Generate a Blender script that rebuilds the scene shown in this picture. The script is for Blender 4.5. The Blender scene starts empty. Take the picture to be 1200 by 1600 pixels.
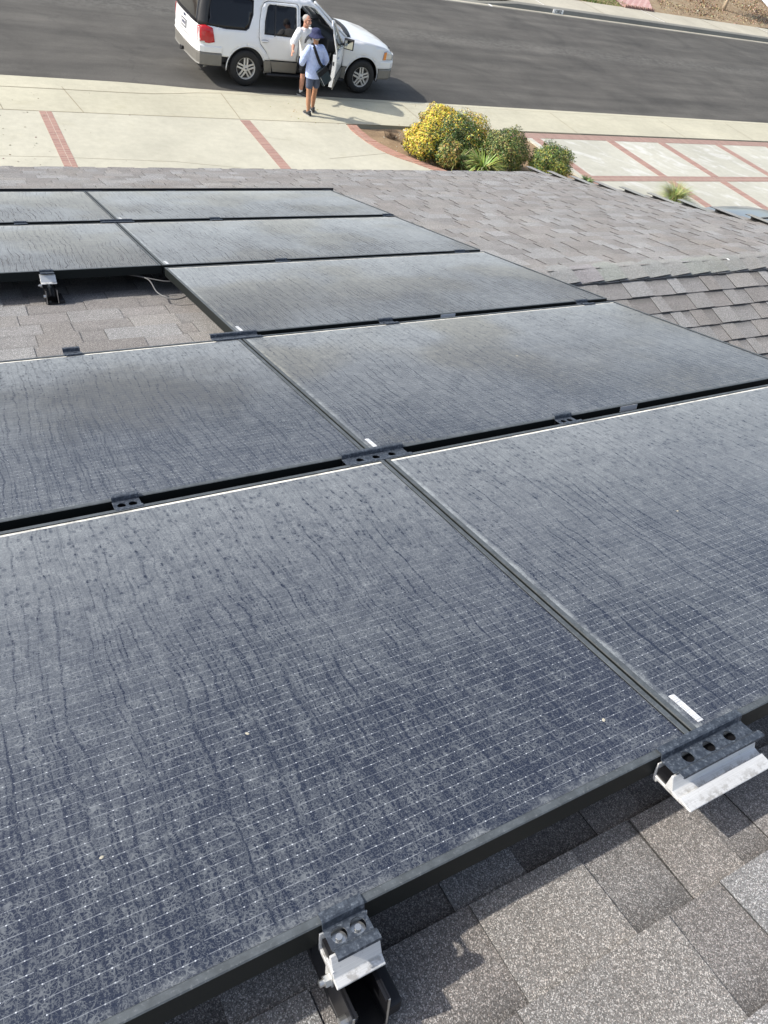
import bpy, bmesh, math, random
import numpy as np
from mathutils import Vector, Matrix, Euler
from mathutils.geometry import delaunay_2d_cdt

R = math.radians
rnd = random.Random(7)
sc = bpy.context.scene
COL = sc.collection

# ------------------------------------------------------------------ camera
GZ = 4.85                                   # height of the array's near edge above the driveway
CAMPOS = Vector((-0.85556526, -0.16650942, 0.95251072 + GZ))
CX = Vector((0.87346979, -0.44486692, 0.1978483))
CY = Vector((-0.20093857, -0.69952162, -0.68577926))
CZ = Vector((0.44347967, 0.55925211, -0.70040193))
cam = bpy.data.cameras.new('camera')
camo = bpy.data.objects.new('camera', cam)
COL.objects.link(camo)
m = Matrix.Identity(4)
for i in range(3):
    m[i][0] = CX[i]; m[i][1] = -CY[i]; m[i][2] = -CZ[i]; m[i][3] = CAMPOS[i]
camo.matrix_world = m
cam.sensor_fit = 'HORIZONTAL'; cam.sensor_width = 36.0
cam.lens = 36.0 * 1129.183 / 1200.0
cam.clip_start = 0.02; cam.clip_end = 2000
sc.camera = camo

# ------------------------------------------------------------------ sky, sun, exposure
SUN = Vector((-1.9, 0.8, 1.68)).normalized()
world = bpy.data.worlds.new('World'); sc.world = world; world.use_nodes = True
wn = world.node_tree
sky = wn.nodes.new('ShaderNodeTexSky'); sky.sky_type = 'NISHITA'; sky.sun_disc = False
sky.sun_elevation = math.asin(SUN.z); sky.sun_rotation = math.atan2(SUN.x, SUN.y)
sky.air_density = 1.0; sky.dust_density = 2.0; sky.ozone_density = 1.0
bw = wn.nodes.new('ShaderNodeHueSaturation'); bw.inputs['Saturation'].default_value = 0.72      # hazy, milky sky
wn.links.new(sky.outputs[0], bw.inputs['Color']); wn.links.new(bw.outputs[0], wn.nodes['Background'].inputs[0])
wn.nodes['Background'].inputs[1].default_value = 0.15
sun = bpy.data.lights.new('sun', 'SUN'); sun.energy = 3.5; sun.angle = R(1.0); sun.color = (1.0, 0.95, 0.87)
suno = bpy.data.objects.new('sun', sun); COL.objects.link(suno)
suno.rotation_euler = SUN.to_track_quat('Z', 'Y').to_euler()
vs = sc.view_settings
vs.view_transform = 'Standard'; vs.look = 'None'; vs.gamma = 1.0; vs.exposure = 0.56; vs.use_curve_mapping = False

# ------------------------------------------------------------------ node helper
class NT:
    def __init__(s, name):
        s.m = bpy.data.materials.new(name); s.m.use_nodes = True
        s.t = s.m.node_tree; s.p = s.t.nodes['Principled BSDF']
        s.tc = None
    def new(s, typ, **kw):
        n = s.t.nodes.new(typ)
        for k, v in kw.items(): setattr(n, k, v)
        return n
    def put(s, sock, v):
        if v is None: return
        if isinstance(v, bpy.types.NodeSocket): s.t.links.new(v, sock)
        else:
            if sock.type == 'RGBA' and not isinstance(v, (int, float)) and len(v) == 3: v = (*v, 1)
            sock.default_value = v
    def math(s, op, a, b=None, c=None, clamp=False):
        n = s.new('ShaderNodeMath', operation=op, use_clamp=clamp)
        s.put(n.inputs[0], a); s.put(n.inputs[1], b)
        if c is not None: s.put(n.inputs[2], c)
        return n.outputs[0]
    def mul(s, a, b): return s.math('MULTIPLY', a, b)
    def add(s, a, b): return s.math('ADD', a, b)
    def sub(s, a, b): return s.math('SUBTRACT', a, b)
    def abs(s, a): return s.math('ABSOLUTE', a)
    def rng(s, v, a, b, c=0.0, d=1.0, smooth=True):
        n = s.new('ShaderNodeMapRange', interpolation_type='SMOOTHSTEP' if smooth else 'LINEAR')
        for i, q in enumerate((v, a, b, c, d)): s.put(n.inputs[i], q)
        return n.outputs[0]
    def obj(s):
        if s.tc is None: s.tc = s.new('ShaderNodeTexCoord')
        return s.tc.outputs['Object']
    def sep(s, v):
        n = s.new('ShaderNodeSeparateXYZ'); s.put(n.inputs[0], v); return n.outputs
    def comb(s, x, y, z=0.0):
        n = s.new('ShaderNodeCombineXYZ')
        for i, q in enumerate((x, y, z)): s.put(n.inputs[i], q)
        return n.outputs[0]
    def vadd(s, a, b):
        n = s.new('ShaderNodeVectorMath', operation='ADD'); s.put(n.inputs[0], a); s.put(n.inputs[1], b); return n.outputs[0]
    def noise(s, v, scale, detail=3.0, rough=0.5, dist=0.0):
        n = s.new('ShaderNodeTexNoise'); s.put(n.inputs['Vector'], v)
        n.inputs['Scale'].default_value = scale; n.inputs['Detail'].default_value = detail
        n.inputs['Roughness'].default_value = rough; n.inputs['Distortion'].default_value = dist
        return n.outputs[0]
    def vor(s, v, scale, feature='F1', out='Distance'):
        n = s.new('ShaderNodeTexVoronoi', feature=feature); s.put(n.inputs['Vector'], v)
        n.inputs['Scale'].default_value = scale
        return n.outputs[out]
    def mix(s, f, a, b, typ='MIX'):
        n = s.new('ShaderNodeMix', data_type='RGBA', blend_type=typ)
        s.put(n.inputs[0], f); s.put(n.inputs[6], a); s.put(n.inputs[7], b)
        return n.outputs[2]
    def attr(s, name):
        n = s.new('ShaderNodeAttribute'); n.attribute_name = name; return n.outputs['Color']
    def scalec(s, col, f):
        n = s.new('ShaderNodeVectorMath', operation='SCALE'); s.put(n.inputs[0], col); s.put(n.inputs[3], f); return n.outputs[0]
    def bump(s, h, strength=0.3, dist=0.01):
        n = s.new('ShaderNodeBump'); n.inputs['Strength'].default_value = strength; n.inputs['Distance'].default_value = dist
        s.put(n.inputs['Height'], h); s.t.links.new(n.outputs[0], s.p.inputs['Normal'])
    def out(s, col=None, rough=None, metal=None, spec=None):
        s.put(s.p.inputs['Base Color'], col); s.put(s.p.inputs['Roughness'], rough)
        s.put(s.p.inputs['Metallic'], metal); s.put(s.p.inputs['Specular IOR Level'], spec)
        return s.m

def simple(name, col, rough=0.5, metal=0.0, var=0.12, scale=8.0, spec=0.5, coat=0.0, bump=0.0):
    n = NT(name)
    f = n.noise(n.obj(), scale, 4, 0.6)
    k = n.rng(f, 0.3, 0.7, 1 - var, 1 + var, False)
    n.out(n.scalec((*col,)[:3], k), n.rng(f, 0.3, 0.7, rough * 0.9, min(1, rough * 1.12), False), metal, spec)
    if coat: n.p.inputs['Coat Weight'].default_value = coat; n.p.inputs['Coat Roughness'].default_value = 0.05
    if bump: n.bump(n.noise(n.obj(), scale * 12, 3), bump, 0.004)
    return n.m

# ------------------------------------------------------------------ materials
M = {}
def mat_panel_glass():
    n = NT('dusty solar glass')
    oi = n.new('ShaderNodeObjectInfo')
    rr = n.mul(oi.outputs['Random'], 37.0)
    P = n.obj(); x, y, z = n.sep(P)
    Q = n.comb(n.add(x, rr), n.add(y, n.mul(rr, 1.7)), 0.0)
    qx, qy, _ = n.sep(Q)
    # dried run marks: meandering lines along the slope
    w1 = n.sub(n.noise(n.comb(n.mul(qx, 7), n.mul(qy, 15), 0.0), 1.0, 3, 0.55), 0.5)
    w2 = n.sub(n.noise(n.comb(n.mul(qx, 2.2), n.mul(qy, 1.6), 4.0), 1.0, 2), 0.5)
    ux = n.add(qx, n.add(n.mul(w1, 0.016), n.mul(w2, 0.10)))
    def lines(freq, wmin, wmax, seed, lo, hi):
        fr = n.math('FRACT', n.add(n.mul(ux, freq), seed))
        idn = n.math('FLOOR', n.add(n.mul(ux, freq), seed))
        wig = n.mul(n.sub(n.noise(n.comb(n.mul(idn, 3.17), n.mul(qy, 330.0 / freq), seed), 1.0, 4, 0.55), 0.5), 1.25)
        d = n.abs(n.sub(n.sub(fr, 0.5), wig))
        wid = n.rng(n.noise(n.comb(idn, n.mul(qy, 6.0), seed), 1.0, 2), 0.3, 0.7, wmin, wmax)
        ln = n.math('SUBTRACT', 1.0, n.math('DIVIDE', d, wid), clamp=True)
        return n.mul(n.rng(ln, 0.0, 0.8), n.rng(n.noise(n.comb(n.mul(idn, 1.37), n.mul(qy, 2.6), seed + 9), 1.0, 2), lo, hi))
    run = lines(41.0, 0.03, 0.22, 0.0, 0.30, 0.58)
    run2 = lines(107.0, 0.06, 0.30, 3.3, 0.34, 0.60)
    # curled dried-droplet filaments
    wv = n.noise(Q, 110, 2)
    Qw = n.vadd(Q, n.comb(n.mul(wv, 0.011), n.mul(n.noise(Q, 95, 2), 0.011), 0.0))
    e1 = n.abs(n.sub(n.noise(Qw, 230, 2, 0.55), 0.5))
    worm = n.rng(e1, 0.0, 0.055, 1.0, 0.0)
    e2 = n.vor(Qw, 150, 'DISTANCE_TO_EDGE')
    ring = n.rng(e2, 0.0, 0.12, 1.0, 0.0)
    worm = n.math('MAXIMUM', n.mul(worm, 0.8), n.mul(ring, n.rng(n.noise(Q, 30, 2), 0.4, 0.6)))
    # darker drops near the lower (far) edge
    sp = n.rng(n.vor(n.comb(qx, n.mul(qy, 0.7), 0.0), 75), 0.22, 0.42, 1.0, 0.0)
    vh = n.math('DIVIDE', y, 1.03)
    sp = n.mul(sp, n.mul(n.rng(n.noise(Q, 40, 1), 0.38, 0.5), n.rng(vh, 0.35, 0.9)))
    big = n.noise(Q, 2.2, 3, 0.55)
    mid = n.noise(Q, 9, 3, 0.6)
    own = n.sep(oi.outputs['Color'])[0]
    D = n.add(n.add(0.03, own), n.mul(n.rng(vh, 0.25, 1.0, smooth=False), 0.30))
    D = n.add(D, n.mul(n.sub(big, 0.5), n.add(0.24, n.mul(own, 1.6))))
    D = n.add(D, n.mul(n.sub(mid, 0.5), 0.15))
    D = n.add(D, n.mul(worm, 0.30))
    D = n.sub(D, n.mul(run, n.add(0.13, n.mul(own, 0.8)))); D = n.sub(D, n.mul(run2, n.add(0.11, n.mul(own, 0.8)))); D = n.sub(D, n.mul(sp, 0.20))
    # one broad brownish smudge, only on the panel that has it
    sx = n.math('DIVIDE', n.sub(x, 1.42), 0.42); sy = n.math('DIVIDE', n.sub(y, 0.60), 0.30)
    rad = n.add(n.math('SQRT', n.add(n.mul(sx, sx), n.mul(sy, sy))), n.mul(n.sub(n.noise(Q, 5, 4, 0.6), 0.5), 1.6))
    smudge = n.mul(n.rng(rad, 0.2, 1.25, 1.0, 0.0), n.sep(oi.outputs['Color'])[1])
    D = n.mul(D, n.sub(1.0, n.mul(smudge, 0.35)))
    D = n.math('MAXIMUM', D, 0.02)
    # silt line against the far frame lip, faint dirt along the other lips
    silt = n.mul(n.rng(y, 1.03 - 0.0205, 1.03 - 0.0175), n.rng(n.noise(Q, 20, 4, 0.7), 0.3, 0.6, 0.35, 1.0))
    near = n.mul(n.rng(y, 0.028, 0.016), n.mul(n.rng(n.noise(Q, 22, 4, 0.7), 0.4, 0.7), 0.22))
    lft = n.mul(n.rng(x, 0.030, 0.016), n.rng(n.noise(Q, 18, 4, 0.7), 0.35, 0.65, 0.1, 0.5))
    D = n.add(D, n.add(near, lft))
    # cells and busbars
    cy = n.math('FRACT', n.math('DIVIDE', n.sub(y, 0.0195), 0.0168))
    bus = n.rng(n.abs(n.sub(cy, 0.5)), 0.018, 0.036, 1.0, 0.0)
    cx = n.math('FRACT', n.math('DIVIDE', x, 0.0138))
    dot = n.mul(n.rng(n.abs(n.sub(cx, 0.5)), 0.03, 0.09, 1.0, 0.0), n.rng(n.abs(n.sub(cy, 0.5)), 0.025, 0.06, 1.0, 0.0))
    cell = n.math('FRACT', n.math('DIVIDE', n.sub(x, 0.02), 0.0838))
    ingap = n.rng(n.abs(n.sub(cell, 0.5)), 0.462, 0.468, 1.0, 0.0)
    bus = n.mul(n.mul(bus, ingap), n.rng(n.noise(Q, 50, 2), 0.3, 0.6, 0.35, 1.0))
    dot = n.mul(dot, ingap)
    cellc = n.mix(n.rng(n.noise(Q, 1.3, 1), 0.4, 0.6), (0.009, 0.014, 0.031), (0.013, 0.018, 0.036))
    dustc = n.mix(n.mul(n.rng(n.noise(Q, 1.6, 2), 0.45, 0.62), n.rng(own, 0.03, 0.06)), (0.335, 0.36, 0.37), (0.28, 0.275, 0.23))
    dustc = n.mix(n.mul(smudge, 0.8), dustc, (0.22, 0.205, 0.15))
    c = n.mix(D, cellc, dustc)
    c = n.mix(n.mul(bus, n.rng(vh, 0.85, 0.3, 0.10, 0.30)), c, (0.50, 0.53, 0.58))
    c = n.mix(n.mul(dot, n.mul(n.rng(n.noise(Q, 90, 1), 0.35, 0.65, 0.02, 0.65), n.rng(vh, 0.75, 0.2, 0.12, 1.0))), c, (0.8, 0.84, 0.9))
    c = n.mix(silt, c, (0.86, 0.82, 0.72))
    n.out(c, n.rng(D, 0.0, 0.6, 0.26, 0.62, False), 0.0, 0.42)
    n.put(n.p.inputs['Sheen Weight'], n.rng(D, 0.0, 0.6, 0.12, 0.8, False)); n.p.inputs['Sheen Roughness'].default_value = 0.35
    n.p.inputs['Sheen Tint'].default_value = (0.95, 0.98, 0.94, 1)
    n.bump(n.noise(Q, 220, 2), 0.05, 0.001)
    return n.m
M['glass_pv'] = mat_panel_glass()

def mat_frame():
    n = NT('black anodised frame')
    P = n.obj(); f = n.noise(P, 30, 5, 0.7); g = n.noise(P, 240, 2)
    nz = n.sep(n.new('ShaderNodeNewGeometry').outputs['Normal'])[2]
    dust_sky = n.mul(n.rng(nz, 0.5, 0.9), n.rng(f, 0.35, 0.7, 0.18, 0.32))
    c = n.mix(dust_sky, (0.012, 0.0145, 0.014), (0.24, 0.275, 0.31))  # dusty top faces tinted blue, sky reflection put into the colour
    top = n.rng(nz, 0.5, 0.9)
    c = n.mix(n.mul(n.mul(n.rng(g, 0.6, 0.72), 0.12), top), c, (0.4, 0.4, 0.4))
    return n.out(c, n.rng(dust_sky, 0.0, 0.4, 0.5, 0.62, False), 0.0, n.rng(nz, 0.5, 0.9, 0.12, 0.5))
M['frame'] = mat_frame()
def mat_clamp():
    n = NT('dusty dark aluminium'); P = n.obj(); f = n.noise(P, 55, 5, 0.72); g = n.noise(P, 260, 3)
    f = n.noise(P, 130, 6, 0.75)
    c = n.mix(n.mul(n.rng(f, 0.40, 0.72), 0.40), (0.028, 0.036, 0.050), (0.20, 0.235, 0.28))
    c = n.mix(n.mul(n.rng(g, 0.6, 0.72), 0.22), c, (0.4, 0.42, 0.45))
    return n.out(c, 0.5, 0.1, 0.5)
M['clamp'] = mat_clamp()
def mat_silver():
    n = NT('bare aluminium'); P = n.obj()
    x, y, z = n.sep(P); f = n.noise(P, 120, 5, 0.7); br = n.noise(n.comb(n.mul(x, 14), n.mul(y, 900), n.mul(z, 900)), 1.0, 2)
    c = n.scalec((0.70, 0.705, 0.70), n.rng(br, 0.3, 0.7, 0.9, 1.08, False))
    c = n.mix(n.rng(f, 0.6, 0.76, 0.0, 0.6), c, (0.30, 0.28, 0.25))
    low = n.mul(n.rng(z, -0.037, -0.040), n.rng(n.noise(P, 60, 5, 0.75), 0.45, 0.6, 0.15, 0.8))
    c = n.mix(low, c, (0.34, 0.33, 0.31))
    n.bump(br, 0.1, 0.0005)
    return n.out(c, n.rng(f, 0.3, 0.7, 0.36, 0.55, False), 0.3, 0.5)
M['silver'] = mat_silver()
M['blackpl'] = simple('black bracket', (0.012, 0.012, 0.014), 0.35, 0.2)
M['rubber'] = simple('black rubber', (0.015, 0.015, 0.017), 0.6)
M['cable'] = simple('grey cable', (0.10, 0.10, 0.10), 0.45)
M['bolt'] = simple('zinc bolt', (0.6, 0.6, 0.58), 0.3, 0.9)
def mat_sticker():
    n = NT('white barcode sticker'); x, y, z = n.sep(n.obj())
    s = n.mul(n.rng(n.noise(n.comb(0.0, n.mul(y, 800), 0.0), 1.0, 0), 0.47, 0.53), 0.6)
    s = n.mul(s, n.rng(n.noise(n.obj(), 60, 1), 0.35, 0.5))
    return n.out(n.mix(s, (0.66, 0.68, 0.70), (0.12, 0.13, 0.15)), 0.4)
M['sticker'] = mat_sticker()

def mat_shingle():
    n = NT('asphalt shingle granules')
    P = n.obj(); t = n.attr('tint')
    v = n.new('ShaderNodeTexVoronoi'); n.put(v.inputs['Vector'], P); v.inputs['Scale'].default_value = 760
    r = n.sep(v.outputs['Color'])
    g = n.rng(r[0], 0.0, 1.0, 0.55, 1.40, False)
    g = n.add(g, n.mul(n.rng(r[1], 0.78, 0.86), 1.6))
    g2 = n.rng(n.noise(P, 160, 2), 0.3, 0.7, 0.82, 1.2, False)
    b = n.rng(n.noise(P, 3.5, 4, 0.6), 0.3, 0.7, 0.9, 1.1, False)
    c = n.scalec(t, n.mul(n.mul(g, b), g2))
    c = n.mix(n.mul(n.rng(r[2], 0.6, 0.9), 0.25), c, n.mix(1.0, c, (1.2, 0.93, 0.78), 'MULTIPLY'))
    stain = n.rng(n.noise(P, 1.1, 4, 0.65), 0.55, 0.75)
    c = n.mix(n.mul(stain, 0.5), c, n.mix(1.0, c, (0.90, 0.82, 0.72), 'MULTIPLY'))
    n.bump(n.add(r[0], n.noise(P, 400, 2)), 0.6, 0.0012)
    n.p.inputs['Sheen Weight'].default_value = 0.12; n.p.inputs['Sheen Roughness'].default_value = 0.5
    return n.out(c, 0.88, 0.0, 0.3)
M['shingle'] = mat_shingle()

def mat_concrete(name, col, stain=(0.9, 0.88, 0.8), amt=0.25, white=0.0):
    n = NT(name); P = n.obj()
    a = n.noise(P, 0.45, 5, 0.62); b = n.noise(P, 6, 5, 0.7); f = n.noise(P, 90, 2); h = n.noise(P, 1.7, 4, 0.6, 0.5)
    c = n.scalec(col, n.mul(n.rng(a, 0.3, 0.7, 0.86, 1.08, False), n.rng(b, 0.25, 0.75, 0.90, 1.07, False)))
    c = n.scalec(c, n.rng(f, 0.3, 0.7, 0.93, 1.07, False))
    c = n.mix(n.mul(n.rng(h, 0.55, 0.72), amt), c, n.mix(1.0, c, stain, 'MULTIPLY'))
    if white:
        x, y, z = n.sep(P)
        k = n.noise(n.comb(n.add(n.mul(x, 1.1), y), n.mul(n.sub(y, x), 0.45), 0.0), 1.6, 5, 0.72, 1.2)
        c = n.mix(n.mul(n.rng(k, 0.5, 0.66), white), c, (0.74, 0.75, 0.76))
    sp = n.vor(P, 9); r = n.rng(sp, 0.03, 0.05, 1.0, 0.0)
    c = n.mix(n.mul(r, 0.35), c, (0.2, 0.17, 0.13))
    n.bump(f, 0.15, 0.003)
    return n.out(c, 0.88, 0.0, 0.3)
M['conc'] = mat_concrete('cream concrete', (0.485, 0.465, 0.375))
M['conc2'] = mat_concrete('sidewalk concrete', (0.48, 0.455, 0.35))
M['concw'] = mat_concrete('mottled driveway concrete', (0.47, 0.46, 0.39), white=0.34)
M['kerb'] = mat_concrete('kerb concrete', (0.42, 0.40, 0.33))
M['kerbfar'] = mat_concrete('grey kerb concrete', (0.22, 0.215, 0.19))
M['walkfar'] = mat_concrete('pale pavement', (0.45, 0.42, 0.34))
M['joint'] = simple('joint dirt and kerb shade', (0.27, 0.23, 0.16), 0.9)
M['whiteconc'] = simple('white painted concrete', (0.72, 0.7, 0.66), 0.8)

def mat_asphalt():
    n = NT('asphalt'); P = n.obj(); x, y, z = n.sep(P)
    st = n.noise(n.comb(n.mul(x, 0.12), n.mul(y, 1.1), 0.0), 1.0, 4, 0.6)
    a = n.noise(P, 0.5, 5, 0.65, 0.6); f = n.noise(P, 60, 3, 0.7); v = n.vor(P, 120)
    c = n.scalec((0.082, 0.077, 0.068), n.mul(n.rng(st, 0.3, 0.7, 0.72, 1.28, False), n.rng(a, 0.3, 0.7, 0.72, 1.24, False)))
    c = n.scalec(c, n.rng(f, 0.3, 0.7, 0.8, 1.2, False))
    c = n.mix(n.mul(n.rng(v, 0.12, 0.2, 1.0, 0.0), 0.25), c, (0.3, 0.28, 0.25))
    cr = n.rng(n.vor(n.vadd(P, n.comb(n.mul(n.noise(P, 2, 3), 0.8), n.mul(n.noise(P, 2.3, 3), 0.8), 0.0)), 0.22, 'DISTANCE_TO_EDGE'), 0.0, 0.006, 1.0, 0.0)
    c = n.mix(n.mul(cr, 0.2), c, (0.02, 0.02, 0.02))
    pale = n.mul(n.rng(n.abs(n.sub(y, n.add(23.9, n.mul(n.noise(n.comb(n.mul(x, .2), 0., 0.), 1., 2), 0.8)))), 0.0, 1.2, 1.0, 0.0), n.rng(n.noise(P, 7, 4, .7), .35, .7))
    c = n.mix(n.mul(pale, 0.5), c, (0.16, 0.155, 0.14))
    n.bump(f, 0.4, 0.004)
    return n.out(c, 0.85, 0.0, 0.35)
M['asphalt'] = mat_asphalt()

def mat_brick(name, vertical, c1=(0.365, 0.215, 0.175), c2=(0.285, 0.165, 0.14), mortar=(0.46, 0.38, 0.31), bw=0.24, rh=0.075, off=0.0, ms=0.006):
    n = NT(name); x, y, z = n.sep(n.obj())
    v = n.comb(y, x, 0.0) if vertical else n.comb(x, y, 0.0)
    b = n.new('ShaderNodeTexBrick'); n.put(b.inputs['Vector'], v); b.offset = off
    b.inputs['Scale'].default_value = 1.0; b.inputs['Brick Width'].default_value = bw; b.inputs['Row Height'].default_value = rh
    b.inputs['Mortar Size'].default_value = ms; b.inputs['Mortar Smooth'].default_value = 0.3
    b.inputs['Color1'].default_value = (*c1, 1); b.inputs['Color2'].default_value = (*c2, 1); b.inputs['Mortar'].default_value = (*mortar, 1)
    f = n.noise(n.obj(), 22, 4, 0.7)
    c = n.mix(n.mul(n.rng(f, 0.5, 0.75), 0.35), b.outputs[0], (0.55, 0.42, 0.36))
    n.bump(n.math('SUBTRACT', 1.0, b.outputs[1]), 0.4, 0.004)
    return n.out(c, 0.85, 0.0, 0.3)
M['brick_y'] = mat_brick('brick band running to the street', False, bw=0.6)       # courses across a band that runs along y
M['brick_x'] = mat_brick('brick band along the street', True, c1=(0.32, 0.205, 0.17), c2=(0.265, 0.165, 0.14), bw=0.6)
M['brick_pale'] = mat_brick('pale brick edging', False, c1=(0.44, 0.24, 0.18), c2=(0.38, 0.21, 0.16), mortar=(0.44, 0.34, 0.27), bw=0.6, rh=0.1)
M['brick_path'] = mat_brick('red brick path', False, c1=(0.42, 0.2, 0.18), c2=(0.36, 0.16, 0.15), mortar=(0.62, 0.5, 0.46), bw=0.42, rh=0.2, off=0.5, ms=0.03)

def mat_soil(name, c1, c2, s=1.0):
    n = NT(name); P = n.obj()
    a = n.noise(P, 1.3 * s, 5, 0.65); b = n.noise(P, 25 * s, 4, 0.75)
    c = n.mix(n.rng(a, 0.35, 0.65), c1, c2)
    c = n.scalec(c, n.rng(b, 0.3, 0.7, 0.68, 1.3, False))
    n.bump(b, 0.8, 0.03)
    return n.out(c, 0.95, 0.0, 0.2)
M['soil'] = mat_soil('dry garden soil', (0.33, 0.235, 0.145), (0.26, 0.18, 0.11), 2)
M['earth'] = mat_soil('dry earth', (0.30, 0.24, 0.16), (0.24, 0.18, 0.12))
M['mulch'] = mat_soil('bark mulch', (0.27, 0.19, 0.12), (0.33, 0.26, 0.17), 1.5)

def mat_leaf(name):
    n = NT(name)
    c = n.attr('tint')
    f = n.noise(n.obj(), 40, 2)
    n.out(n.scalec(c, n.rng(f, 0.3, 0.7, 0.85, 1.15, False)), 0.45, 0.0, 0.4)
    n.p.inputs['Transmission Weight'].default_value = 0.0
    return n.m
M['leaf'] = mat_leaf('leaf')
M['twig'] = simple('twig bark', (0.12, 0.085, 0.06), 0.9)
M['bark'] = simple('pale young bark', (0.42, 0.33, 0.23), 0.9, bump=0.4)

def mat_paint(name, col, rough=0.28):
    n = NT(name); f = n.noise(n.obj(), 3, 4, 0.6)
    n.out(n.scalec(col, n.rng(f, 0.3, 0.7, 0.97, 1.02, False)), rough, 0.0, 0.5)
    n.p.inputs['Coat Weight'].default_value = 0.6; n.p.inputs['Coat Roughness'].default_value = 0.06
    return n.m
M['white'] = mat_paint('white car paint', (0.80, 0.81, 0.82))
M['recess'] = simple('grey handle recess', (0.42, 0.43, 0.44), 0.4)
M['clad'] = simple('grey beige lower cladding', (0.19, 0.182, 0.165), 0.42, 0.2, 0.06)
M['blackp'] = simple('black plastic', (0.02, 0.02, 0.022), 0.5)
M['tint'] = simple('dark tinted glass', (0.006, 0.007, 0.010), 0.06, 0.0, 0.0, spec=0.45)
def mat_clear():
    n = NT('clear car glass'); n.out((0.50, 0.56, 0.56), 0.03, 0.0, 0.6)
    n.p.inputs['Transmission Weight'].default_value = 0.9; n.p.inputs['IOR'].default_value = 1.1
    return n.m
M['clear'] = mat_clear()
M['interior'] = simple('charcoal interior', (0.035, 0.037, 0.042), 0.7)
M['seat'] = simple('grey seat fabric', (0.10, 0.10, 0.10), 0.85)
M['tyre'] = simple('tyre rubber', (0.014, 0.014, 0.015), 0.7)
M['alloy'] = simple('alloy wheel', (0.62, 0.60, 0.56), 0.38, 0.25)
M['redlens'] = simple('red lens', (0.45, 0.012, 0.018), 0.15, coat=0.5)
M['orangelens'] = simple('amber lens', (0.75, 0.24, 0.03), 0.15, coat=0.5)
M['lens'] = simple('clear lens', (0.55, 0.56, 0.56), 0.1, 0.3, coat=0.5)
M['chrome'] = simple('chrome', (0.75, 0.75, 0.76), 0.12, 1.0)
M['emblem'] = simple('dark blue oval', (0.02, 0.03, 0.09), 0.25)
M['plate'] = simple('number plate white', (0.6, 0.6, 0.62), 0.4)
M['mirror'] = simple('mirror glass', (0.5, 0.52, 0.5), 0.03, 1.0, 0.0)
M['bluecar'] = mat_paint('pale blue grey car paint', (0.15, 0.175, 0.19), 0.3)
def mat_skin(name, c):
    n = NT(name); f = n.noise(n.obj(), 20, 3)
    n.out(n.scalec(c, n.rng(f, 0.3, 0.7, 0.9, 1.1, False)), 0.55, 0.0, 0.35)
    return n.m
M['skin_tan'] = mat_skin('tanned skin', (0.42, 0.215, 0.125))
M['skin_pink'] = mat_skin('ruddy skin', (0.50, 0.26, 0.18))
def mat_cloth(name, c, wr=0.5, sc_=14):
    n = NT(name); P = n.obj(); f = n.noise(P, sc_, 3, 0.6, 0.8)
    n.out(n.scalec(c, n.rng(f, 0.3, 0.7, 0.9, 1.08, False)), 0.85, 0.0, 0.25)
    n.bump(f, wr, 0.03)
    return n.m
M['shirt_blue'] = mat_cloth('pale blue cotton', (0.47, 0.56, 0.83), 0.8)
M['shirt_white'] = mat_cloth('white cotton', (0.80, 0.80, 0.81), 0.8)
M['navy'] = mat_cloth('navy fabric', (0.035, 0.04, 0.095))
M['slate'] = mat_cloth('slate blue shorts', (0.085, 0.105, 0.16))
M['blackcloth'] = mat_cloth('black fabric', (0.015, 0.016, 0.02))
M['bag'] = mat_cloth('dark teal bag fabric', (0.03, 0.045, 0.055), 0.3)
M['greyhair'] = simple('short grey hair', (0.36, 0.34, 0.32), 0.8, var=0.3, scale=60)
M['eye'] = simple('eye', (0.03, 0.02, 0.02), 0.3)
M['lip'] = simple('lips', (0.28, 0.09, 0.07), 0.5)
M['printgrey'] = simple('grey shirt print', (0.13, 0.13, 0.14), 0.8)
M['shoe'] = simple('dark shoe', (0.03, 0.032, 0.035), 0.6)
M['sole'] = simple('grey sole', (0.3, 0.3, 0.3), 0.7)
M['stucco'] = simple('beige stucco', (0.5, 0.44, 0.34), 0.9, bump=0.5)
M['fascia'] = simple('painted fascia', (0.55, 0.52, 0.46), 0.6)
M['pw'] = simple('white sign paint', (0.86, 0.86, 0.84), 0.6, var=0.05)
M['pb'] = simple('black numerals', (0.02, 0.02, 0.02), 0.6)

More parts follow.
